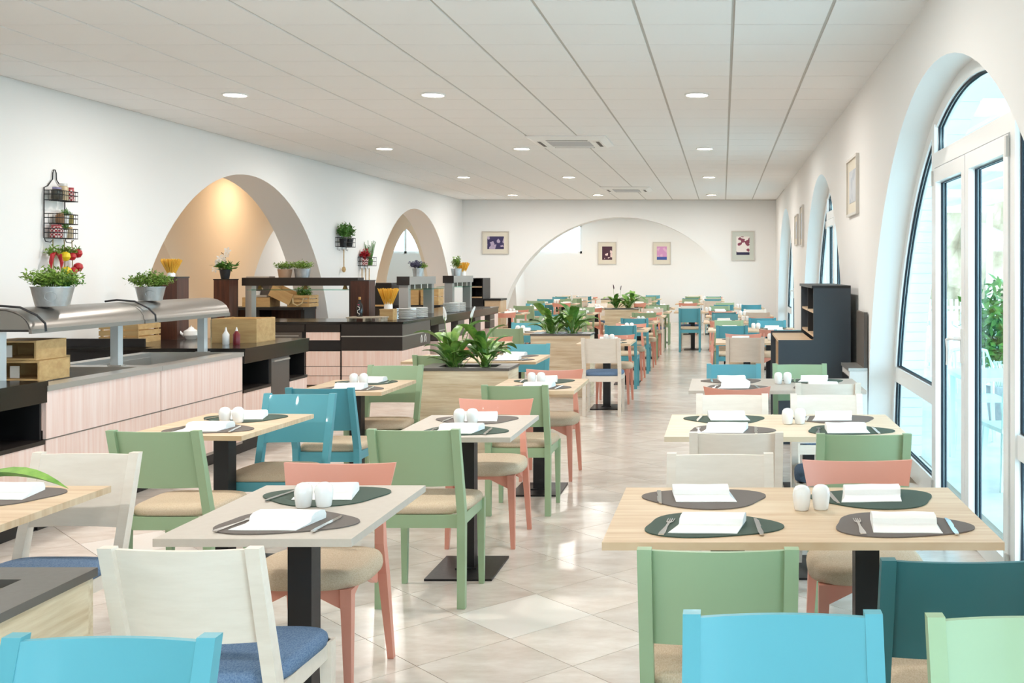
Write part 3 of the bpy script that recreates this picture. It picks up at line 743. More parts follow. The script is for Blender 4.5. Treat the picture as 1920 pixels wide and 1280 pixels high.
picture('framed print on right wall, first past the second glazed arch', XR-.001, 15.95, 2.24, .5, .62, .3, .4, ga, side=True)
picture('framed print on right wall, second past the second glazed arch', XR-.001, 17.1, 2.22, .6, .5, .34, .28, ga, side=True)

# ---------------------------------------------------------------- ceiling lights and air-conditioning cassettes
GLOW = mat('lamp_diffuser', '#fff1dc', .4, emit=9.)
bm = bmnew(); blathe(bm, [(.098, 0), (.112, 0), (.114, .004), (.112, .012), (.098, .012), (.098, 0)], 32); RING = mesh(bm, 'trim_ring', smooth=True)
bm = bmnew(); blathe(bm, [(0, .002), (.098, .002), (.098, .008), (0, .008)], 32); DIFF = mesh(bm, 'diffuser')
def downlight(x, y, z, label, w=None, col=None):
    t = thing('downlight', label, 'ceiling light', (x, y, z), 0, 'round ceiling downlights')
    put('trim_ring', RING, WHITE, t); put('diffuser', DIFF, GLOW, t)
    l = bpy.data.lights.new('lamp', 'AREA'); l.shape = 'DISK'; l.size = .19; l.energy = w or LAMP_W; l.color = col or LAMP_COL
    lo = bpy.data.objects.new('lamp', l); C.objects.link(lo); lo.parent = t; lo.location = (0, 0, -.004)
for i, y in enumerate((1.125, 5.325, 9.525, 13.725, 17.925, 22.125)):
    for x, nm in ((-4.434, 'counter side'), (-2.634, 'middle line'), (-.234, 'window side')):
        downlight(x, y, HC-.0205, 'round recessed downlight, %s, %s row from the back wall' % (nm, ORD[5-i]))
for k, (x, y) in enumerate(((-7.4, 17.1), (-7.3, 12.0), (-7.3, 22.5), (-7.3, 7.0))):
    downlight(x, y, HC-.0205, 'round recessed downlight in the corridor behind arcade, %s one' % ORD[k], 8, (1.0, .74, .48))
for k, (x, y) in enumerate(((-9.8, 13.2), (-9.8, 20.4), (-9.8, 27))):  # unseen lamps added to brighten the side room
    downlight(x, y, HC-.0205, 'round recessed downlight added to brighten the side room behind arcade, %s one' % ORD[k], 13, (1.0, .9, .82))
for k, (x, y) in enumerate(((-4.434, 26.4), (-2.634, 26.4), (-.234, 26.4), (-4.434, 29.6), (-2.634, 29.6), (-.234, 29.6))):  # lamps added because the room past the arch came out too dark
    downlight(x, y, HC-.0205, 'round recessed downlight added to brighten room beyond back arch, %s one' % ORD[k], 9, (1.0, .86, .74))
def cassette(x0, y0, label):
    t = thing('air_conditioner', label, 'air conditioner', (x0+.48, y0+.48, HC-.0085), 0, 'ceiling air-conditioning cassettes')
    bm = bmnew(); prof = [(.48, 0), (.48, -.012), (.40, -.045), (.26, -.045), (.26, -.03)]
    rings = [[bm.verts.new((a*r, b*r, z)) for a, b in ((-1,-1),(1,-1),(1,1),(-1,1))] for r, z in prof]
    for A_, B_2 in zip(rings, rings[1:]):
        for k in range(4): bm.faces.new((A_[k], A_[(k+1) % 4], B_2[(k+1) % 4], B_2[k]))
    bm.faces.new(rings[0]); obj('body', bm, WHITE, t)
    boxo('intake_grille', (-.26, .26, -.26, .26, -.043, -.028), mat('grille_grey', '#b9bcc0', .5), t)
    for k in range(4):
        M = Matrix.Rotation(k*PI/2, 4, 'Z'); bm = bmnew(); bbox(bm, -.25, .25, .335, .375, -.0475, -.0455, M); obj('outlet_slot', bm, BLACK, t)
        bm = bmnew(); bbox(bm, -.24, .24, .30, .325, -.05, -.0455, M); obj('louvre', bm, WHITE, t)
cassette(-2.35, 12.43, 'square ceiling cassette, nearer pink buffet counter of the two')
cassette(-2.35, 20.0, 'square ceiling cassette, nearer back arch of the two')

# ---------------------------------------------------------------- pink salad bar along the left
XCF, XCB = -4.06, -4.90                               # front and back face of the counter
ALU = mat('aluminium_line', '#a9a4a0', .35, metal=.8)
def bar_unit(y0, y1, label):
    t = thing('buffet_counter', label, 'counter', (0, 0, .0005), 0, 'pink salad-bar units')
    boxo('body', (XCB+.01, XCF-.02, y0+.004, y1-.004, .10, .60), DARKPANEL, t)
    boxo('plinth', (XCB+.06, XCF-.05, y0+.004, y1-.004, 0, .10), BLACK, t)
    boxo('upper_panel', (XCF-.02, XCF, y0+.006, y1-.006, .548, .835), PINKWOOD, t)
    boxo('lower_panel', (XCF-.02, XCF, y0+.006, y1-.006, .12, .540), PINKWOOD, t)
    boxo('trim_strip', (XCF-.018, XCF+.002, y0+.006, y1-.006, .541, .547), ALU, t)
    boxo('base_strip', (XCF-.02, XCF+.002, y0+.006, y1-.006, .10, .119), ALU, t)
    boxo('back_panel', (XCB, XCB+.02, y0+.006, y1-.006, .10, .835), PINKWOOD, t)
    for y in (y0+.004, y1-.019): boxo('end_panel', (XCB+.02, XCF-.02, y, y+.015, .60, .835), PINKWOOD, t)
    bm = bmnew(); z0, z1 = .835, .87                   # steel rim with a sunken well
    bbox(bm, XCF-.13, XCF+.012, y0+.002, y1-.002, z0, z1); bbox(bm, XCB-.012, XCB+.10, y0+.002, y1-.002, z0, z1)
    bbox(bm, XCB+.10, XCF-.13, y0+.002, y0+.07, z0, z1); bbox(bm, XCB+.10, XCF-.13, y1-.07, y1-.002, z0, z1)
    top = obj('steel_top', bm, STEEL, t, .004)
    bm = bmnew(); a, b, c_, d = XCB+.10, XCF-.13, y0+.07, y1-.07; zf = .64
    bbox(bm, a, b, c_, d, zf-.01, zf); bbox(bm, a, a+.008, c_, d, zf, z0); bbox(bm, b-.008, b, c_, d, zf, z0)
    bbox(bm, a, b, c_, c_+.008, zf, z0); bbox(bm, a, b, d-.008, d, zf, z0)
    obj('well', bm, STEEL, top)
U = [6.28, 7.57, 8.86]
bar_unit(U[0], U[1], 'pink panelled salad-bar unit with bread boxes on it')
bar_unit(U[1], U[2], 'pink panelled salad-bar unit next to black corner counter')
# black unit before it
def dark_unit(y0, y1, label, niches, doors):
    t = thing('serving_counter', label, 'counter', (0, 0, .0005), 0, 'black serving units')
    boxo('worktop', (XCB, XCF+.02, y0, y1, .87, .90), BLACKTOP, t, .004)
    boxo('fascia', (XCF-.03, XCF+.015, y0+.004, y1-.004, .77, .87), BLACKTOP, t)
    boxo('body', (XCB, XCF-.42, y0+.004, y1-.004, .10, .87), BLACK, t)
    boxo('plinth', (XCB+.06, XCF-.06, y0+.004, y1-.004, 0, .10), BLACK, t)
    for a, b in niches:
        boxo('niche_floor', (XCF-.42, XCF+.005, a, b, .52, .545), DARKPANEL, t)
        boxo('drawer_front', (XCF-.02, XCF, a+.004, b-.004, .12, .52), PINKWOOD, t)
        for y in (a, b-.015): boxo('niche_side', (XCF-.42, XCF-.02, y, y+.015, .12, .77), BLACK, t)
    for a, b in doors:
        d = boxo('door', (XCF-.4, XCF, a+.004, b-.004, .12, .765), GREYPANEL, t)
        boxo('handle', (XCF, XCF+.018, a+.03, b-.03, .735, .75), STEEL, d)
dark_unit(4.6, U[0]-.004, 'black serving unit beside the salad-bar unit with bread boxes', [(5.72, 6.27), (4.61, 5.1)], [(5.1, 5.72)])
dark_unit(U[2]+.004, 10.24, 'black corner serving unit with open niches and grey door', [(8.87, 9.42), (9.82, 10.23)], [(9.42, 9.82)])
t = thing('return_counter', 'black counter running from corner serving unit to the arcade wall', 'counter', (0, 0, .0005))
boxo('worktop', (-5.93, XCB-.004, 9.05, 10.24, .87, .90), BLACKTOP, t, .004); boxo('body', (-5.93, XCB-.004, 9.09, 10.2, .1, .87), BLACK, t)
boxo('plinth', (-5.93, XCB-.004, 9.14, 10.15, 0, .1), BLACK, t); boxo('upstand', (-5.93, XCB-.1, 9.06, 9.08, .90, .97), BLACK, t)

# heat-lamp hood on posts over the salad bar
XPst = -4.38
def hood(y0, y1, posts, label):
    t = thing('heat_lamp_hood', label, 'heat lamp', (0, 0, 0), 0, 'steel heat-lamp hoods')
    bm = bmnew(); cx, n = -4.40, 12; a0, b0 = .20, .13; zc = 1.20; outer, inner = [], []
    for k in range(n+1):
        th = PI*k/n; outer.append((cx+a0*math.cos(th), zc+b0*math.sin(th))); inner.append((cx+(a0-.012)*math.cos(th), zc+(b0-.012)*math.sin(th)))
    for k in range(n): bprism(bm, [outer[k], outer[k+1], inner[k+1], inner[k]], 'y', y0, y1)
    bmesh.ops.remove_doubles(bm, verts=bm.verts, dist=1e-5)
    sh = obj('hood_shell', bm, HOODS, t, smooth=True)
    boxo('lamp_tray', (cx-.17, cx+.185, y0+.03, y1-.03, 1.185, 1.205), GREYPANEL, t)
    boxo('lip', (cx+.186, cx+.206, y0, y1, 1.175, 1.202), HOODS, t)
    for yy in (y0, y1-.006):
        bm = bmnew(); bprism(bm, [(cx+(a0-.013)*math.cos(PI*k/n), zc+(b0-.013)*math.sin(PI*k/n)) for k in range(n+1)], 'y', yy+.001, yy+.005); obj('end_cap', bm, HOODS, t)
    for y in posts:
        bm = bmnew(); bbox(bm, XPst-.028, XPst+.028, y-.03, y+.03, .8712, 1.186); p_ = obj('post', bm, POSTA, t, .003)
        bm = bmnew(); bbox(bm, XPst-.05, XPst+.05, y-.032, y+.032, .8712, .879); obj('foot_plate', bm, STEEL, p_)
    yy = y0+.03
    bm = bmnew(); btube(bm, [(cx-.10, yy-.01, 1.335), (cx-.02, yy, 1.345), (cx+.10, yy+.02, 1.335), (cx+.19, yy+.04, 1.285), (cx+.235, yy+.05, 1.235), (cx+.24, yy+.05, 1.185)], .007, 8); obj('cable', bm, BLACK, t)
hood(6.36, 7.60, [6.315+.02, 7.57], 'steel heat-lamp hood over bread boxes')
hood(7.61, 8.92, [8.82], 'steel heat-lamp hood next to black corner counter')

# ---------------------------------------------------------------- pots and small herbs
def herb_bush(rx, ry, h, n, seed, leaf=.022, droop=.5):
    rr = random.Random(seed); bm = bmnew()
    for i in range(n):
        a = rr.uniform(0, 2*PI); r = math.sqrt(rr.random()); tip = Vector((rx*r*math.cos(a), ry*r*math.sin(a), h*(1-droop*r*r)*rr.uniform(.55, 1.0)))
        base = Vector((tip.x*.25, tip.y*.25, 0)); d = (tip-base)
        if i % 4 == 0: btube(bm, [base, base+d*.5+Vector((0, 0, .01)), tip], .0012, 3)
        for k in range(4):
            p = base+d*(.5+.5*k/3)+Vector((rr.uniform(-.015, .015), rr.uniform(-.015, .015), rr.uniform(-.01, .01)))
            u = Vector((rr.uniform(-1, 1), rr.uniform(-1, 1), rr.uniform(-.3, .9))).normalized(); w = u.cross(Vector((rr.uniform(-1, 1), rr.uniform(-1, 1), 1))).normalized()
            L = leaf*rr.uniform(.7, 1.3)
            bm.faces.new([bm.verts.new(p), bm.verts.new(p+u*L*.5+w*L*.22), bm.verts.new(p+u*L), bm.verts.new(p+u*L*.5-w*L*.22)])
    return mesh(bm, 'foliage')
def zinc_pot(x, y, z, rt, rb, h, label, sx=1., plants=None, ring=True, name='zinc_pot', cat='pot', m=None):
    t = thing(name, label, cat, (x, y, z+.0008), 0, 'zinc pots with herbs')
    bm = bmnew(); blathe(bm, [(0, 0), (rb, 0), (rt*.985, h*.97), (rt*1.02, h*.975), (rt*1.02, h), (rt*.96, h), (rb*.95, .01), (0, .01)], 28, (0, 0, 0), sx, 1.)
    obj('pot', bm, m or GALV, t, smooth=True)
    bm = bmnew(); blathe(bm, [(0, h*.8), (rt*.93, h*.8), (rt*.93, h*.86), (0, h*.87)], 20, (0, 0, 0), sx, 1.); obj('soil', bm, SOIL, t)
    if ring:                                           # oval embossed emblem on the front
        bm = bmnew(); pts = []
        for k in range(20):
            th = 2*PI*k/20; u, v = .42*math.cos(th), h*.5+h*.24*math.sin(th); r = rb+(rt-rb)*v/h+.001
            a = -PI/2+u*.75+.35; pts.append((r*sx*math.cos(a), r*math.sin(a), v))
        btube(bm, pts, .0018, 4, True); obj('emblem', bm, GALV, t)
    for px, py, rx, ry, hh, n, seed, mm, lf_, dr in plants or []:
        stuff(put('foliage', herb_bush(rx, ry, hh, n, seed, lf_, dr), mm, t, (px, py, h*.82)))
    return t
HT = 1.331
zinc_pot(-4.30, 6.72, HT, .098, .075, .125, 'oval zinc pot of bushy herbs below the wire wall rack', 1.35, [(0, 0, .19, .11, .155, 260, 1, HERB, .03, .4), (.03, .02, .15, .1, .12, 120, 8, LEAFD, .026, .4)])
zinc_pot(-4.36, 7.98, HT, .085, .066, .105, 'oval zinc pot of bushy herbs on hood next to black corner counter', 1.3, [(0, 0, .17, .11, .15, 300, 2, HERB, .025, .5)])

# ---------------------------------------------------------------- bread boxes on the bar, crates on the return counter
def open_box(name, label, cat, x0, x1, y0, y1, z, h, m=CRATE, wall=.012, group=None, lie=False):
    t = thing(name, label, cat, ((x0+x1)/2, (y0+y1)/2, z+.0008), 0, group); w, d = (x1-x0)/2, (y1-y0)/2
    boxo('bottom', (-w, w, -d, d, 0, wall), m, t)
    boxo('side', (-w, w, d-wall, d, wall, h), m, t)
    boxo('side', (-w, -w+wall, -d, d-wall, wall, h), m, t); boxo('side', (w-wall, w, -d, d-wall, wall, h), m, t)
    if lie: boxo('top', (-w, w, -d, d, h, h+wall), m, t)
    else: boxo('side', (-w+wall, w-wall, -d, -d+wall, wall, h), m, t)
    return t
open_box('bread_box', 'open-fronted wooden box on salad bar, upper of two', 'box', -4.60, -4.28, 6.53, 6.83, .999, .11, lie=True)
open_box('bread_box', 'open-fronted wooden box on salad bar, lower of two', 'box', -4.56, -4.24, 6.50, 6.80, .8705, .115, lie=True)
open_box('bread_box', 'low wooden box behind the stacked boxes on salad bar', 'box', -4.88, -4.64, 7.05, 7.45, .8705, .09)
for k, (x, y, z) in enumerate(((-4.52, 6.62, 1.0125), (-4.46, 6.60, .8835))):
    boxo_ = tag(boxo('price_card', (x-.03, x+.03, y-.002, y+.002, z, z+.075), NAPKIN), 'small white card inside %s wooden box' % ('upper', 'lower')[k], 'card', 'cards')
def slat_crate(label, x0, x1, y0, y1, z, h, n=3, rz=0., tilt=0., m=CRATE):
    t = thing('slatted_crate', label, 'crate', ((x0+x1)/2, (y0+y1)/2, z+.001), rz, 'slatted crates'); t.rotation_euler = (0, tilt, rz)
    w, d = (x1-x0)/2, (y1-y0)/2; boxo('bottom', (-w, w, -d, d, 0, .01), m, t)
    sh = h/n
    for k in range(n):
        z0, z1 = .01+k*sh, .01+k*sh+sh-.012
        for s in (-1, 1):
            lo, hi = sorted((s*d, s*(d-.01))); boxo('slat', (-w, w, lo, hi, z0, z1), m, t)
            lo, hi = sorted((s*w, s*(w-.01))); boxo('slat', (lo, hi, -d+.01, d-.01, z0, z1), m, t)
    for sx in (-1, 1):
        for sy in (-1, 1):
            lo, hi = sorted((sx*(w-.01), sx*(w-.03))); l2, h2 = sorted((sy*(d-.01), sy*(d-.03))); boxo('corner_post', (lo, hi, l2, h2, .01, h), m, t)
    return t
RC = .90
slat_crate('slatted wooden crate on the return counter by arcade wall', -5.66, -5.30, 9.5, 9.88, RC, .17)
o = thing('serving_dish', 'shallow white dish standing on the slatted crate', 'dish', (-5.48, 9.69, RC+.1715)); bm = bmnew(); blathe(bm, [(0, 0), (.07, 0), (.10, .03), (.094, .03), (.066, .008), (0, .008)], 24); obj('bowl', bm, CERAM, o, smooth=True); bm = bmnew(); blathe(bm, [(.092, .03), (.104, .03), (.104, .034), (.092, .034), (.092, .03)], 24); obj('rim', bm, CERAM, o)
slat_crate('solid wooden crate behind the sauce bottles on corner unit', -4.66, -4.25, 9.55, 9.95, RC, .22, n=1)
def bottle(label, x, y, z, prof, m, cap=None, capm=None, band=None, name='bottle'):
    t = thing(name, label, 'bottle', (x, y, z+.001)); bm = bmnew(); blathe(bm, prof, 18); obj('body', bm, m, t, smooth=True)
    if cap: bm = bmnew(); blathe(bm, cap, 14); obj('cap', bm, capm, t, smooth=True)
    if band: bm = bmnew(); blathe(bm, band[0], 18); obj('label_band', bm, band[1], t, smooth=True)
SQ = [(0, 0), (.028, 0), (.03, .01), (.03, .09), (.014, .115), (.012, .12), (0, .12)]; SC = [(0, .1205), (.012, .1205), (.004, .155), (0, .156)]
bottle('white sauce bottle on black corner unit', -4.42, 9.32, RC, SQ, CERAM, SC, CERAM)
bottle('dark red sauce bottle on black corner unit', -4.33, 9.33, RC, SQ, mat('ketchup', '#7b1f26', .3), SC, CERAM)
def pillar(label, x0, x1, y0, y1, z0, z1, m=WALNUT):
    t = thing('display_pillar', label, 'pillar', ((x0+x1)/2, (y0+y1)/2, z0+.0008), 0, 'walnut display pillars'); w, d, h = (x1-x0)/2, (y1-y0)/2, z1-z0
    boxo('shaft', (-w, w, -d, d, 0, h-.012), m, t); boxo('cap', (-w-.006, w+.006, -d-.006, d+.006, h-.012, h), DARKPANEL, t)
pillar('walnut pillar with bowl of pasta on the return counter', -5.42, -5.20, 9.98, 10.2, RC, 1.50)
bowl = thing('pasta_bowl', 'yellow pasta fanned in a bowl on walnut pillar', 'bowl', (-5.31, 10.09, 1.502)); YEL = mat('pasta_yellow', '#e3ad3a', .6)
bm = bmnew(); blathe(bm, [(0, 0), (.035, 0), (.035, .09), (.03, .09), (.03, .01), (0, .01)], 18); obj('stand', bm, CERAM, bowl, smooth=True)
def fan(r0, r1, h, n, seed, rad=.0025):
    rr = random.Random(seed); bm = bmnew()
    for i in range(n):
        a = 2.4*i; q = math.sqrt((i+.5)/n); btube(bm, [(r0*q*math.cos(a), r0*q*math.sin(a), 0), (r1*q*math.cos(a), r1*q*math.sin(a), h*rr.uniform(.9, 1.05))], rad, 4)
    return mesh(bm, 'pasta_fan')
stuff(put('pasta_fan', fan(.024, .095, .15, 90, 3, .005), YEL, bowl, (0, 0, .015)))

# ---------------------------------------------------------------- wire rack with jars and hanging vegetables on the left wall
WIRE = mat('black_wire', '#26282b', .45, metal=.5)
rk = thing('wall_rack', 'black wire rack with three baskets on the left wall', 'rack', (XL, 9.33, 1.845))
bm = bmnew(); ys = (-.15, .14)
btube(bm, [(.012, ys[0], 0), (.012, ys[0], .445), (.012, -.10, .46), (.012, -.06, .50), (.012, -.032, .525), (.012, -.028, .585), (.012, -.015, .61), (.012, .005, .61), (.012, .018, .585), (.012, .022, .525), (.012, .05, .50), (.012, .09, .46), (.012, ys[1], .445), (.012, ys[1], 0)], .005, 6)
for y in ys: btube(bm, [(.012, y, .005), (.02, y+.01, -.03), (.05, y+.03, -.035), (.06, y+.05, -.01)], .004, 5)
obj('wire_frame', bm, WIRE, rk)
for z in (.335, .13, .0):
    bm = bmnew(); dpt = .13
    for zz in (z, z+.05, z+.085): btube(bm, [(.012, ys[0], zz), (dpt, ys[0], zz), (dpt, ys[1], zz), (.012, ys[1], zz)], .004, 5)
    for k in range(10): yy = ys[0]+(ys[1]-ys[0])*k/9; btube(bm, [(.012, yy, z), (dpt, yy, z), (dpt, yy, z+.085)], .0025, 4)
    for xx in (.05, .09):
        for yy in ys: btube(bm, [(xx, yy, z), (xx, yy, z+.085)], .0025, 4)
    obj('basket', bm, WIRE, rk)
def gingham():
    m, nt, b = base_mat('red_check'); tc = nt.nodes.new('ShaderNodeTexCoord'); ck = nt.nodes.new('ShaderNodeTexChecker'); ck.inputs['Scale'].default_value = 60
    ck.inputs[1].default_value = lin('#b3323c'); ck.inputs[2].default_value = lin('#efd9d4'); nt.links.new(tc.outputs['Object'], ck.inputs[0]); nt.links.new(ck.outputs[0], b.inputs['Base Color']); return m
CHECK = gingham(); JARG = mat('jar_dark', '#4a4436', .3); JARB = mat('jar_beige', '#c8b492', .35)
def jar(label, y, z, x, r, h, m, lidm):
    t = thing('jar', label, 'jar', (XL+x, 9.33+y, 1.845+z+.006), 0, 'jars in the wire rack'); bm = bmnew(); blathe(bm, [(0, 0), (r*.9, 0), (r, .01), (r, h*.75), (r*.75, h*.85), (0, h*.85)], 18); obj('body', bm, m, t, smooth=True)
    bm = bmnew(); blathe(bm, [(0, h*.851), (r*.8, h*.851), (r*.8, h), (0, h)], 18); obj('lid', bm, lidm, t)
jar('dark preserve jar in top basket of wire rack', -.07, .335, .075, .045, .11, JARG, mat('jar_lid_violet', '#8d86a8', .5))
jar('tall beige spice jar in top basket of wire rack', .02, .335, .075, .04, .15, JARB, STEEL)
jar('red checked jam jar in top basket of wire rack', .105, .335, .085, .034, .12, CHECK, mat('red_lid', '#a8323a', .5))
jar('brown tin in middle basket of wire rack', -.02, .13, .07, .035, .09, mat('brown_tin', '#8f6a46', .5), CRATE)
jar('yellow preserve jar in middle basket of wire rack', .10, .13, .08, .034, .10, mat('olive_jar', '#9a8b46', .4), STEEL)
jar('red checked jam jar in bottom basket of wire rack', -.07, 0, .07, .05, .115, CHECK, mat('red_lid2', '#b24b4f', .5))
jar('beige jar in bottom basket of wire rack', .09, 0, .08, .035, .10, JARB, CRATE)
for k, (y, z, lb) in enumerate(((.045, .13, 'middle'), (.02, 0, 'bottom'))):
    zinc_pot(XL+.08, 9.33+y, 1.845+z+.006, .03, .024, .07, 'tiny succulent pot in %s basket of wire rack' % lb, 1, [(0, 0, .04, .04, .07, 40, 30+k, LEAFD, .02, .3)], False, m=CERAM)
RED = mat('tomato_red', '#b5212b', .3); LEM = mat('lemon_yellow', '#e8c81e', .4)
def garland(label, y, items, L=.36):
    t = thing('vegetable_garland', label, 'garland', (XL+.07, 9.33+y, 1.835), 0, 'garlands below the wire rack'); bm = bmnew()
    btube(bm, [(0, 0, 0), (.004, .004, -L*.5), (0, 0, -L)], .004, 5); obj('string', bm, mat('twine', '#8a7a4a', .8), t)
    for nm, dy, dz, s, m in items:
        bm = bmnew()
        if nm == 'chilli':
            for q in (-1, 1): btube(bm, [(0, q*.01, 0), (.01, q*.05, -.02), (.012, q*.075, -.08), (.01, q*.07, -.15)], [.012, .02, .016, .003], 8)
        else: blathe(bm, [(0, -s), (s*.6, -s*.8), (s, -s*.1), (s*.85, s*.6), (s*.35, s*.95), (0, s)], 14)
        obj(nm, bm, m, t, smooth=True, loc=(.02, dy, dz))
    stuff(put('leaves', herb_bush(.05, .06, .10, 26, int(y*100)+50, .035, .2), HERB, t, (0, 0, -L*.45)))
garland('garland of red chillies below the wire rack', -.12, [('chilli', 0, -.12, 0, RED)])
garland('garland of yellow lemons below the wire rack', .04, [('lemon', -.02, -.15, .045, LEM), ('lemon', 0, -.285, .045, LEM)])
garland('garland of red tomatoes below the wire rack', .15, [('tomato', .05, -.12, .042, RED), ('tomato', -.03, -.15, .036, RED), ('tomato', .06, -.245, .042, RED), ('tomato', -.01, -.28, .036, RED)])

# ---------------------------------------------------------------- wire baskets with pots further along the left wall
def wall_basket(label, y, z, w):
    t = thing('wall_basket', label, 'basket', (XL, y, z), 0, 'wire baskets on the left wall'); bm = bmnew(); dpt = .14
    for zz in (0, .07, .14): btube(bm, [(.008, -w, zz), (dpt, -w, zz), (dpt, w, zz), (.008, w, zz)], .005, 5, True)
    for k in range(8): yy = -w+2*w*k/7; btube(bm, [(.008, yy, .14), (.008, yy, 0), (dpt, yy, 0), (dpt, yy, .14)], .003, 4)
    obj('wire_basket', bm, WIRE, t)
    for k in (-.7, 0, .7):
        bm = bmnew(); btube(bm, [(.02, k*w, 0), (.02, k*w, -.05), (.045, k*w, -.06), (.045, k*w, -.035)], .004, 5); obj('hook', bm, WIRE, t)
wall_basket('black wire basket with two dark pots on left wall', 16.35, 1.93, .25)
wall_basket('black wire basket with red flowers on left wall', 17.35, 1.64, .25)
for k, y in enumerate((16.23, 16.5)): zinc_pot(XL+.08, y, 1.936, .06, .045, .12, 'dark pot of herbs in wire basket, %s' % ('nearer the pink counter', 'nearer the back wall')[k], 1, [(.0, 0, .065, .14, .26, 130, 12+k, LEAFD, .045, .3)], False, m=BLACK)
zinc_pot(XL+.08, 17.22, 1.646, .055, .045, .1, 'pot of red flowers in wire basket', 1, [(0, 0, .06, .1, .18, 70, 14, RED, .05, .4)], False, m=CHECK)
t = zinc_pot(XL+.08, 17.45, 1.646, .055, .045, .1, 'pot of upright green chives in wire basket', 1, None, False, m=LEAFD)
bm = bmnew(); rr = random.Random(4)
for i in range(26): a, b = rr.uniform(-.09, .09), rr.uniform(-.09, .09); btube(bm, [(a*.3, b*.3, .08), (a*.7, b*.7, .25), (a, b, rr.uniform(.3, .42))], .004, 4)
stuff(obj('foliage', bm, LEAFD, t))
def spoon(label, y, z, L=.36):
    t = thing('wooden_spoon', label, 'spoon', (XL+.047, y, z), 0, 'wooden spoons hanging on the left wall'); bm = bmnew(); btube(bm, [(0, 0, 0), (0, 0, -L*.75)], .008, 6); obj('handle', bm, CRATE, t)
    bm = bmnew(); blathe(bm, [(0, -L), (.02, -L*.97), (.032, -L*.88), (.022, -L*.78), (.006, -L*.73), (0, -L*.73)], 12); obj('bowl', bm, CRATE, t, smooth=True)
spoon('wooden spoon hanging under the basket of dark pots', 16.35, 1.89)
for k, y in enumerate((17.17, 17.35, 17.52)): spoon('wooden spoon hanging under red-flower basket, %s hook from pink counter' % ORD[k], y, 1.60, .5)

# ---------------------------------------------------------------- buffet island with glass bridges
YI, XS, XI0 = 13.15, -4.02, -6.12                     # front plane, right side plane, left end
YI1 = 18.75
wt = thing('island_worktop', 'black stone L-shaped worktop of the buffet island', 'worktop', (0, 0, .0012))
boxo('front_slab', (XI0, XS+.015, YI-.015, 14.1, .885, .915), BLACKTOP, wt, .004); boxo('side_slab', (-4.95, XS+.015, 14.1, YI1, .885, .915), BLACKTOP, wt, .004)
def drawers(label, x0, x1):
    t = thing('drawer_cabinet', label, 'cabinet', (0, 0, .0005), 0, 'pink island cabinets'); y = YI
    boxo('body', (x0, x1, y+.022, 14.05, .11, .885 if x0 < -4.8 else .885), BLACK, t); boxo('plinth', (x0, x1, y+.05, 14.0, 0, .11), CRATE, t)
    boxo('fascia', (x0, x1, y-.008, y+.021, .79, .884), DARKPANEL, t)
    return t, y
t, y = drawers('pink island cabinet with black upper drawer, left part', XI0, -5.245)
boxo('drawer', (-6.02, -5.765, y, y+.02, .685, .785), PINKWOOD, t)
d_ = boxo('drawer', (-5.755, -5.285, y, y+.02, .60, .785), GREYPANEL, t); boxo('handle', (-5.72, -5.32, y-.012, y, .735, .745), STEEL, d_)
for z0, z1 in ((.125, .35), (.36, .545)): boxo('drawer', (-6.1, -5.25, y, y+.02, z0, z1), PINKWOOD, t)
t, y = drawers('pink three-drawer island cabinet with black gap above', -5.235, -4.80)
boxo('drawer', (-5.23, -4.805, y, y+.02, .685, .785), PINKWOOD, t)
for z0, z1 in ((.125, .236), (.242, .355), (.361, .545)): boxo('drawer', (-5.23, -4.805, y, y+.02, z0, z1), PINKWOOD, t)
t = thing('corner_cabinet', 'island corner cabinet with dark band and two white symbols', 'cabinet', (0, 0, .0005))
boxo('body', (-4.78, XS-.022, YI+.012, 14.4, .11, .885), BLACK, t); boxo('plinth', (-4.78, XS-.05, YI+.05, 14.4, 0, .11), BLACK, t)
boxo('dark_band', (-4.785, XS, YI-.01, YI+.01, .557, .885), DARKPANEL, t); boxo('dark_band', (XS-.02, XS, YI+.01, 14.4, .557, .885), GREYPANEL, t)
boxo('light_strip', (-4.785, XS+.004, YI-.016, YI-.0105, .725, .74), STEEL, t); boxo('light_strip', (XS+.001, XS+.006, YI-.01, 14.4, .725, .74), STEEL, t)
for z0, z1 in ((.12, .236), (.242, .352), (.358, .552)): boxo('drawer', (-4.78, XS, YI-.008, YI+.012, z0, z1), PINKWOOD, t)
boxo('side_panel', (XS-.02, XS, YI+.013, 14.4, .12, .552), PINKWOOD, t)
for k, yy in enumerate((13.98, 14.15)):
    bm = bmnew(); btube(bm, [(XS+.004, yy-.03, .60), (XS+.004, yy-.035, .66), (XS+.004, yy, .70), (XS+.004, yy+.03, .66), (XS+.004, yy+.02, .62), (XS+.004, yy+.05, .60)], .006, 5); obj('symbol', bm, CERAM, t)
ys = [14.41, 15.5, 16.6, 17.7, YI1]
for k, (a, b) in enumerate(zip(ys, ys[1:])):
    t = thing('side_cabinet', 'pink and black island side cabinet, %s past the corner cabinet' % ORD[k], 'cabinet', (0, 0, .0005), 0, 'island side cabinets')
    boxo('body', (-4.95, XS-.30, a, b, .11, .885), BLACK, t); boxo('plinth', (-4.95, XS-.05, a, b, 0, .11), BLACK, t)
    m = a+(b-a)*.38
    boxo('niche_floor', (XS-.30, XS, a, m, .11, .16), BLACK, t); boxo('door', (XS-.3, XS, m+.004, b-.004, .12, .56), PINKWOOD, t); boxo('fascia', (XS-.3, XS+.004, a+.002, b-.002, .80, .885), BLACKTOP, t)
    d_ = boxo('drawer', (XS-.3, XS, m+.004, m+(b-m)*.55, .57, .795), GREYPANEL, t); boxo('drawer', (XS-.3, XS, m+(b-m)*.55+.004, b-.004, .57, .795), PINKWOOD, t)
    boxo('light_strip', (XS+.001, XS+.006, m+.01, m+(b-m)*.55, .70, .715), STEEL, d_)
ZT = .9166
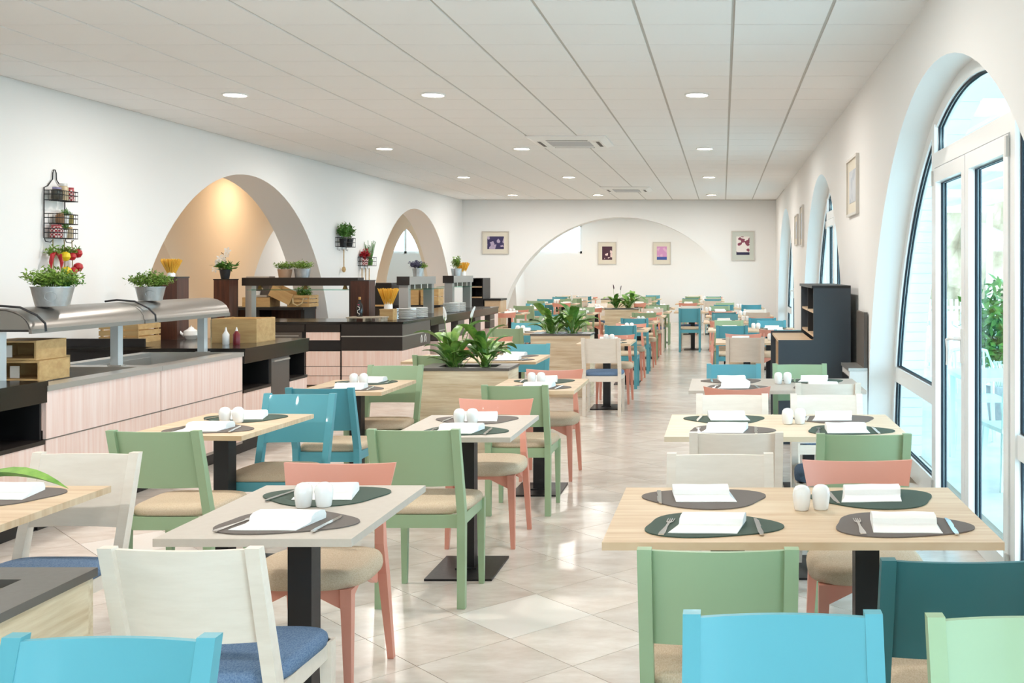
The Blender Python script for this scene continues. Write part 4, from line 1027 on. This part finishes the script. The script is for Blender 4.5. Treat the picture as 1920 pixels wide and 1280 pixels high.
# bridge along the front run
br = thing('serving_bridge', 'long dark serving bridge with glass shelf on front of buffet island', 'serving bridge', (0, 0, ZT))
boxo('beam', (-6.30, -4.78, 13.72, 13.95, .445, .55), DARKPANEL, br)
boxo('post', (-6.27, -6.19, 13.76, 13.90, 0, .445), STEEL, br)
boxo('post', (-4.90, -4.86, 13.74, 13.94, 0, .445), DARKPANEL, br)
boxo('glass_shelf', (-6.18, -4.91, 13.60, 14.0, .385, .395), SHELFGLASS, br)
for x in (-6.1, -5.5, -4.98):
    bm = bmnew(); bprism(bm, [(x-.03, .395), (x+.03, .395), (x+.012, .444), (x-.012, .444)], 'y', 13.80, 13.84); obj('shelf_clip', bm, mat('brass', '#8d7a4a', .35, metal=.8), br)
pillar('walnut pillar at the corner of buffet island', -4.84, -4.60, 13.62, 13.86, ZT, 1.435)
pillar('walnut pillar with orchid at the left end of buffet island', -6.56, -6.36, 13.50, 13.75, 0, 1.45)
# orchid
pot = thing('potted_orchid', 'white orchid in a black pot beside long serving bridge', 'plant', (-6.46, 13.60, 1.4515)); bm = bmnew(); blathe(bm, [(0, 0), (.05, 0), (.07, .12), (.063, .12), (.045, .01), (0, .01)], 18); obj('pot', bm, BLACK, pot, smooth=True)
bm = bmnew(); btube(bm, [(0, 0, .1), (.01, 0, .20), (.0, 0, .31), (-.05, 0, .34)], .005, 5); obj('stem', bm, mat('orchid_stem', '#5c4a2c', .6), pot)
stuff(put('leaves', herb_bush(.12, .10, .10, 30, 77, .09, .2), LEAFD, pot, (0, 0, .1)))
bm = bmnew()
for k in range(5): bm.faces.new([bm.verts.new((0, 0, 0)), bm.verts.new((.034*math.cos(k*1.257-.4), -.004, .034*math.sin(k*1.257-.4))), bm.verts.new((.05*math.cos(k*1.257), -.008, .05*math.sin(k*1.257))), bm.verts.new((.034*math.cos(k*1.257+.4), -.004, .034*math.sin(k*1.257+.4)))])
PET = mesh(bm, 'bloom'); rr = random.Random(5)
for k in range(12): put('bloom', PET, CERAM, pot, (.02-.010*k+rr.uniform(-.04, .05), -.01-.01*(k%3), .36-.02*k+rr.uniform(-.02, .02)), (rr.uniform(-.3, .3), 0, rr.uniform(-.5, .5)))
zinc_pot(-5.55, 13.83, ZT+.55, .085, .07, .115, 'zinc pot of herbs on long serving bridge', 1.3, [(0, 0, .15, .1, .13, 160, 21, HERB, .028, .3)], False)
zinc_pot(-5.78, 13.83, ZT+.55, .08, .065, .11, 'terracotta coloured pot of herbs on long serving bridge', 1.2, [(0, 0, .13, .1, .12, 140, 22, HERB, .028, .3)], False, m=mat('terracotta', '#b8977c', .6))
# bridges along the right side
def side_bridge(y0, y1, label):
    t = thing('serving_bridge', label, 'serving bridge', (0, 0, ZT), 0, 'short steel serving bridges'); x0, x1 = -4.54, -4.37
    boxo('beam', (x0, x1, y0+.012, y1, .445, .555), BRIDGEG, t); boxo('end_cap', (x0-.004, x1+.004, y0, y0+.011, .44, .56), DARKPANEL, t)
    for y in (y0+.02, y1-.14): boxo('post', (x0+.02, x1-.02, y, y+.12, 0, .445), BRIDGEG, t)
    boxo('glass_shelf', (x0-.12, x1+.14, y0+.05, y1-.03, .37, .379), SHELFGLASS, t)
    for y in (y0+.35, (y0+y1)/2, y1-.35): boxo('lamp_clip', (x0+.05, x1-.03, y, y+.05, .379, .444), STEEL, t)
side_bridge(14.6, 15.95, 'short steel serving bridge carrying lavender pot')
side_bridge(17.0, 18.35, 'short steel serving bridge carrying rosemary pot')
LAV = mat('lavender', '#5a5872', .7)
zinc_pot(-4.45, 15.3, ZT+.5555, .085, .068, .12, 'zinc pot of dark lavender on short serving bridge', 1, [(-.02, 0, .10, .1, .14, 110, 23, LAV, .035, .3), (.07, 0, .06, .06, .10, 40, 24, HERB, .03, .3)], False)
zinc_pot(-4.45, 17.5, ZT+.5555, .09, .072, .12, 'zinc pot of rosemary on short serving bridge', 1, [(0, 0, .08, .08, .24, 110, 25, HERB, .035, .2)], False)
pb = thing('pasta_jar', 'white jar of pasta on steel bridge beside rosemary pot', 'jar', (-4.43, 17.85, ZT+.556)); bm = bmnew(); blathe(bm, [(0, 0), (.05, 0), (.05, .10), (.043, .10), (.043, .02), (0, .02)], 16); obj('jar', bm, CERAM, pb, smooth=True); stuff(put('pasta_fan', fan(.03, .12, .19, 60, 5, .006), YEL, pb, (0, 0, .03)))
# things on the island corner
pl = thing('pallet_tray', 'low grey slatted tray on corner of buffet island', 'tray', (-4.52, 13.33, ZT+.0008)); GWD = grain('grey_wood', '#9c917f', '#bdb2a0', (3, 30, 30))
for x in (-.2, 0, .2): boxo('bearer', (x-.015, x+.015, -.13, .13, 0, .04), GWD, pl)
for k in range(5): boxo('slat', (-.23, .23, -.13+.054*k, -.13+.054*k+.042, .04, .055), GWD, pl)
bottle('dark bottle with white swirl label on buffet island', -4.63, 13.36, ZT+.0558, [(0, 0), (.038, 0), (.04, .01), (.04, .15), (.016, .19), (.014, .215), (0, .215)], mat('dark_bottle', '#16181c', .12), [(0, .2155), (.016, .2155), (.016, .25), (0, .25)], mat('cork', '#c79a5a', .6), None)
bt = [o for o in bpy.data.objects if o.name.startswith('bottle') and not o.parent][-1]
bm = bmnew(); btube(bm, [(-.012, -.041, .13), (.014, -.041, .115), (.012, -.0415, .09), (-.014, -.0415, .08), (-.012, -.0415, .05), (.016, -.041, .035), (.004, -.041, .02)], .004, 5); obj('swirl', bm, CERAM, bt); boxo('neck_mark', (-.01, .01, -.042, -.038, .145, .155), mat('pink_mark', '#c8496a', .5), bt)
wb = thing('wooden_block', 'small wooden block under the pasta jar on buffet island', 'block', (-4.36, 13.66, ZT+.0008)); boxo('body', (-.085, .085, -.085, .085, 0, .13), CRATE, wb, .004); boxo('top_board', (-.09, .09, -.09, .09, .13, .142), CRATE, wb)
pb = thing('pasta_jar', 'white jar with fan of spaghetti on wooden block', 'jar', (-4.36, 13.66, ZT+.1436)); bm = bmnew(); blathe(bm, [(0, 0), (.055, 0), (.055, .13), (.048, .13), (.048, .02), (0, .02)], 20); obj('jar', bm, CERAM, pb, smooth=True); stuff(put('pasta_fan', fan(.04, .14, .23, 110, 6, .005), YEL, pb, (0, 0, .03)))
bm = bmnew(); blathe(bm, [(0, 0), (.07, 0), (.085, .002), (.128, .006), (.130, .0125), (.085, .0085), (0, .007)], 28); PLATE = mesh(bm, 'plate', smooth=True)
bm = bmnew(); blathe(bm, [(.066, -.001), (.074, -.001), (.074, .0005), (.066, .0005), (.066, -.001)], 24); FOOT = mesh(bm, 'foot_ring')
def plates(x, y, n, lab, dz=.0155):
    for k in range(n):
        o = put('plate', PLATE, CERAM, None, (x+random.uniform(-.003, .003), y+random.uniform(-.003, .003), ZT+.0015+dz*k)); tag(o, 'round white plate, %s from bottom of ' % ORD[k]+lab, 'plate', lab)
        put('foot_ring', FOOT, CERAM, o)
plates(-4.22, 13.98, 9, 'plate stack beside spaghetti jar')
plates(-4.19, 14.42, 9, 'plate stack before first short serving bridge')
plates(-4.22, 16.30, 9, 'plate stack between the short serving bridges, nearer lavender')
plates(-4.22, 16.68, 9, 'plate stack between the short serving bridges, nearer rosemary')
# ---------------------------------------------------------------- furniture seen through the arcade
t = thing('back_counter', 'dark counter in the first arcade arch with crates on it', 'counter', (0, 0, .0005))
boxo('top', (-7.4, -6.05, 15.1, 15.6, .99, 1.03), BLACK, t); boxo('shelf_board', (-7.36, -6.1, 15.15, 15.55, .50, .53), WALNUT, t)
for x in (-7.4, -6.75, -6.1): boxo('leg_panel', (x, x+.05, 15.15, 15.55, 0, .99), BLACK, t)
boxo('back', (-7.35, -6.05, 15.55, 15.58, .1, .99), WALNUT, t)
BC = 1.0308
slat_crate('solid wooden crate on back counter beneath coffee machine', -6.95, -6.55, 15.15, 15.5, BC, .14, n=1)
cm = thing('coffee_machine', 'dark steel coffee machine on wooden crate', 'coffee machine', (-6.76, 15.32, BC+.1425)); boxo('body', (-.15, .15, -.05, .15, 0, .30), GREYPANEL, cm, .006); boxo('head', (-.15, .15, -.13, -.05, .2, .30), STEEL, cm); boxo('drip_tray', (-.15, .15, -.13, -.05, 0, .03), STEEL, cm); bm = bmnew(); blathe(bm, [(0, 0), (.03, 0), (.04, .06), (.035, .06), (.027, .008), (0, .008)], 14); obj('cup', bm, CERAM, cm, loc=(0, -.09, .03))
slat_crate('wooden crate tilted on the back counter', -6.58, -6.25, 15.12, 15.45, BC+.10, .16, n=1, tilt=.45)
slat_crate('slatted wooden crate with rope handle on back counter', -6.30, -5.98, 15.15, 15.5, BC, .17)
cr = [o for o in bpy.data.objects if o.name.startswith('slatted_crate')][-1]
bm = bmnew(); btube(bm, [(-.08, -.18, .13), (-.06, -.20, .05), (0, -.21, .02), (.06, -.20, .05), (.08, -.18, .13)], .012, 6); obj('rope_handle', bm, mat('rope', '#cbb68c', .9), cr)
zinc_pot(-6.12, 15.33, BC+.012, .08, .07, .12, 'pot of herbs inside slatted crate with rope handle', 1, [(0, 0, .12, .1, .2, 100, 41, LEAFD, .04, .3)], False)
t = thing('tall_cabinet', 'black tall cabinet in second arcade arch', 'cabinet', (0, 0, .0005)); boxo('body', (-6.75, -6.1, 19.3, 19.9, 0, 1.33), BLACK, t); boxo('door', (-6.73, -6.12, 19.275, 19.298, .1, .86), DARKPANEL, t); boxo('shelf_front', (-6.73, -6.12, 19.27, 19.298, .9, .93), CRATE, t)
t = thing('back_counter', 'dark counter beside the tall black cabinet', 'counter', (0, 0, .0005)); boxo('top', (-6.05, -5.2, 19.3, 19.9, .88, .92), BLACK, t); boxo('body', (-6.05, -5.2, 19.34, 19.88, .0, .88), DARKPANEL, t)
slat_crate('solid wooden crate on dark counter in second arch', -5.95, -5.62, 19.35, 19.7, .921, .34, n=1)
slat_crate('wooden shelf crate on dark counter in second arch', -5.58, -5.25, 19.35, 19.7, .921, .30, n=2)
t = thing('shelf_cabinet', 'black open-shelf cabinet against back wall by counter side', 'cabinet', (0, 0, .0005)); x0, x1, y0, y1 = -5.42, -5.08, 22.2, 22.9
boxo('back', (x0, x1, y1-.02, y1, 0, 1.38), BLACK, t); boxo('side', (x0, x0+.02, y0, y1-.02, 0, 1.38), BLACK, t); boxo('side', (x1-.02, x1, y0, y1-.02, 0, 1.38), BLACK, t); boxo('top', (x0, x1, y0, y1, 1.38, 1.40), BLACK, t)
for z in (.3, .65, .98, 1.2): boxo('shelf', (x0+.02, x1-.02, y0, y1-.02, z, z+.02), OAK, t)
boxo('door', (x0+.02, x1-.02, y0, y0+.018, .68, .97), BLACK, t); boxo('door', (x0+.02, x1-.02, y0, y0+.018, .03, .29), BLACK, t)
t = thing('side_cabinet', 'low oak cabinet with black top beside open-shelf cabinet', 'cabinet', (0, 0, .0005)); boxo('body', (-5.06, -4.72, 22.25, 22.85, 0, .92), OAK, t); boxo('top', (-5.07, -4.71, 22.23, 22.87, .92, .96), BLACK, t); boxo('door', (-5.05, -4.73, 22.235, 22.249, .1, .88), OAK, t)
tp = thing('teapot', 'white teapot on the corner of the return counter', 'teapot', (-5.1, 10.05, RC+.001)); bm = bmnew(); blathe(bm, [(0, 0), (.045, 0), (.07, .04), (.065, .08), (.03, .10), (0, .10)], 18); obj('body', bm, CERAM, tp, smooth=True); bm = bmnew(); btube(bm, [(-.06, 0, .03), (-.10, 0, .06), (-.12, 0, .10)], [.016, .012, .008], 8); obj('spout', bm, CERAM, tp); bm = bmnew(); btube(bm, [(.06, 0, .08), (.11, 0, .075), (.11, 0, .03), (.065, 0, .03)], .007, 6); obj('handle', bm, CERAM, tp); bm = bmnew(); blathe(bm, [(0, .1), (.03, .1), (.02, .115), (.008, .118), (.008, .13), (0, .132)], 14); obj('lid', bm, CERAM, tp, smooth=True)
GLB = glassy('bottle_glass', '#e6efe9', .12)
for k, (x, y) in enumerate(((-4.86, 10.02), (-4.78, 10.1))): bottle('clear glass carafe on return counter, %s' % ('nearer teapot', 'nearer solid crate')[k], x, y, RC, [(0, 0), (.035, 0), (.037, .01), (.037, .18), (.015, .23), (.014, .27), (0, .27)], GLB, [(0, .2705), (.017, .2705), (.017, .29), (0, .29)], STEEL, name='carafe')

# ---------------------------------------------------------------- terrace outside the glazed arches
PAVE = grain('terrace_paving', '#c9c6bf', '#dedbd4', (3, 3, 3), rough=.7)
struct(boxo('terrace_ground', (XR+TH+.001, 16, -12, 60, -.2, -.03), PAVE)); bpy.data.objects['terrace_ground'].name = 'floor_terrace'
bm = bmnew(); rr = random.Random(3)
STONE = grain('rock_face', '#8a7a64', '#b7a78e', (2, 2, 2), rough=.9, bump=1.)
N1, N2 = 40, 9; grid = [[bm.verts.new((2.6+i*.32, 30+rr.uniform(-.35, .35), -.2+j*.62+rr.uniform(-.1, .1))) for j in range(N2)] for i in range(N1)]
gb = [[bm.verts.new((2.6+i*.32, 31.2, -.2+j*.62)) for j in (0, N2-1)] for i in range(N1)]
for i in range(N1-1):
    for j in range(N2-1): bm.faces.new((grid[i][j], grid[i+1][j], grid[i+1][j+1], grid[i][j+1]))
    bm.faces.new((grid[i][N2-1], grid[i+1][N2-1], gb[i+1][1], gb[i][1]))
struct(obj('wall_rock', bm, STONE))
t = thing('pergola', 'white painted pergola over the terrace', 'pergola', (0, 0, -.03)); WP = mat('white_wood_paint', '#eef0ee', .5)
for y in (4, 9, 14, 19, 24):
    boxo('cross_beam', (1.72, 6.2, y-.06, y+.06, 2.92, 3.06), WP, t); boxo('post', (6.05, 6.17, y-.06, y+.06, 0, 2.92), WP, t)
m_, nt_, b_ = base_mat('translucent_sheet'); tl = nt_.nodes.new('ShaderNodeBsdfTranslucent'); tl.inputs[0].default_value = lin('#d5dde2'); df = nt_.nodes.new('ShaderNodeBsdfDiffuse'); df.inputs[0].default_value = lin('#c9d2d6')
mx_ = nt_.nodes.new('ShaderNodeMixShader'); mx_.inputs[0].default_value = .5; nt_.links.new(df.outputs[0], mx_.inputs[1]); nt_.links.new(tl.outputs[0], mx_.inputs[2]); nt_.links.new(mx_.outputs[0], nt_.nodes['Material Output'].inputs[0])
for k in range(12): boxo('roof_sheet', (1.70, 6.4, 2+2*k, 2+2*k+1.97, 3.17, 3.185), m_, t)
for x in (2.6, 3.5, 4.4, 5.3): boxo('rafter', (x-.04, x+.04, 2, 26, 3.06, 3.16), WP, t)
def fence(label, x0, x1, y, h=1.0):
    t = thing('picket_fence', label, 'fence', (0, 0, -.03), 0, 'white terrace fences'); n = int((x1-x0)/.11)
    for k in range(n+1): x = x0+k*.11; boxo('picket', (x, x+.06, y-.01, y+.01, .05, h), WP, t)
    for z in (.2, .8): boxo('rail', (x0, x1, y+.011, y+.04, z, z+.06), WP, t)
    for x in (x0, x1): boxo('post', (x-.05, x, y-.03, y+.05, 0, h+.08), WP, t)
fence('white picket fence across the terrace, nearer second arch', 2.9, 6.2, 15.2); fence('white picket fence across the terrace, nearer rock face', 2.9, 6.4, 21.5)
MINT = mat('mint_plastic', '#cfe5dd', .4)
def garden_chair(x, y, rz, label):
    t = thing('garden_chair', label, 'chair', (x, y, -.0295), rz, 'terrace chairs')
    bm = bmnew(); btube(bm, [(-.2, -.2, .42), (-.21, -.24, .70), (-.16, -.27, .84), (0, -.28, .88), (.16, -.27, .84), (.21, -.24, .70), (.2, -.2, .42)], .018, 6); b_ = obj('back_frame', bm, MINT, t)
    for k in range(5): bm = bmnew(); xx = -.13+.065*k; btube(bm, [(xx, -.21, .43), (xx, -.27, .86)], .011, 5); obj('slat', bm, MINT, t)
    boxo('seat', (-.22, .22, -.22, .22, .42, .45), MINT, t, .006)
    for sx in (-1, 1):
        for sy in (-1, 1): bm = bmnew(); btaper(bm, (sx*.22, sy*.22, 0), (.013, .013), (sx*.19, sy*.19, .42), (.02, .02)); obj('leg', bm, MINT, t)
garden_chair(2.2, 7.75, .1, 'mint slatted chair before terrace table, outside first glazed arch'); garden_chair(2.3, 9.5, PI, 'mint slatted chair behind terrace table, outside first glazed arch')
garden_chair(4.0, 12.3, .3, 'mint slatted chair alone on terrace before the fence'); garden_chair(3.6, 13.3, PI, 'mint slatted chair beside the terrace fence')
t = thing('terrace_table', 'mint square table outside first glazed arch', 'table', (2.3, 8.6, -.0295), 0); boxo('tabletop', (-.4, .4, -.4, .4, .72, .75), MINT, t, .004)
for sx in (-1, 1):
    for sy in (-1, 1): boxo('leg', tuple(sorted((sx*.36, sx*.32)))+tuple(sorted((sy*.36, sy*.32)))+(0, .72), MINT, t)
zinc_pot(2.95, 10.9, -.03, .22, .17, .4, 'oleander bush in grey tub on terrace', 1, [(0, 0, .5, .5, 1.25, 260, 61, LEAFD, .13, .3)], False, name='potted_oleander', cat='plant')

# white cladding boards on the outer reveal of the glazed arch nearest the camera side
wr = bpy.data.objects['wall_right']; CLAD = mat('white_cladding', '#eef1f1', .5); c_ = BAYS[1]
for sgn in (-1, 1):
    for k in range(34):
        z0, z1 = .02+.08*k, .02+.08*k+.074
        if z1 > RA-.02: break
        u0, u1 = math.sqrt(RA*RA-z0*z0), math.sqrt(RA*RA-z1*z1); e = .012
        bm = bmnew(); bprism(bm, [(c_+sgn*u0, z0), (c_+sgn*(u0-e), z0), (c_+sgn*(u1-e), z1), (c_+sgn*u1, z1)], 'x', XF1+.003, XR+TH+.004)
        obj('cladding_board', bm, CLAD, wr)
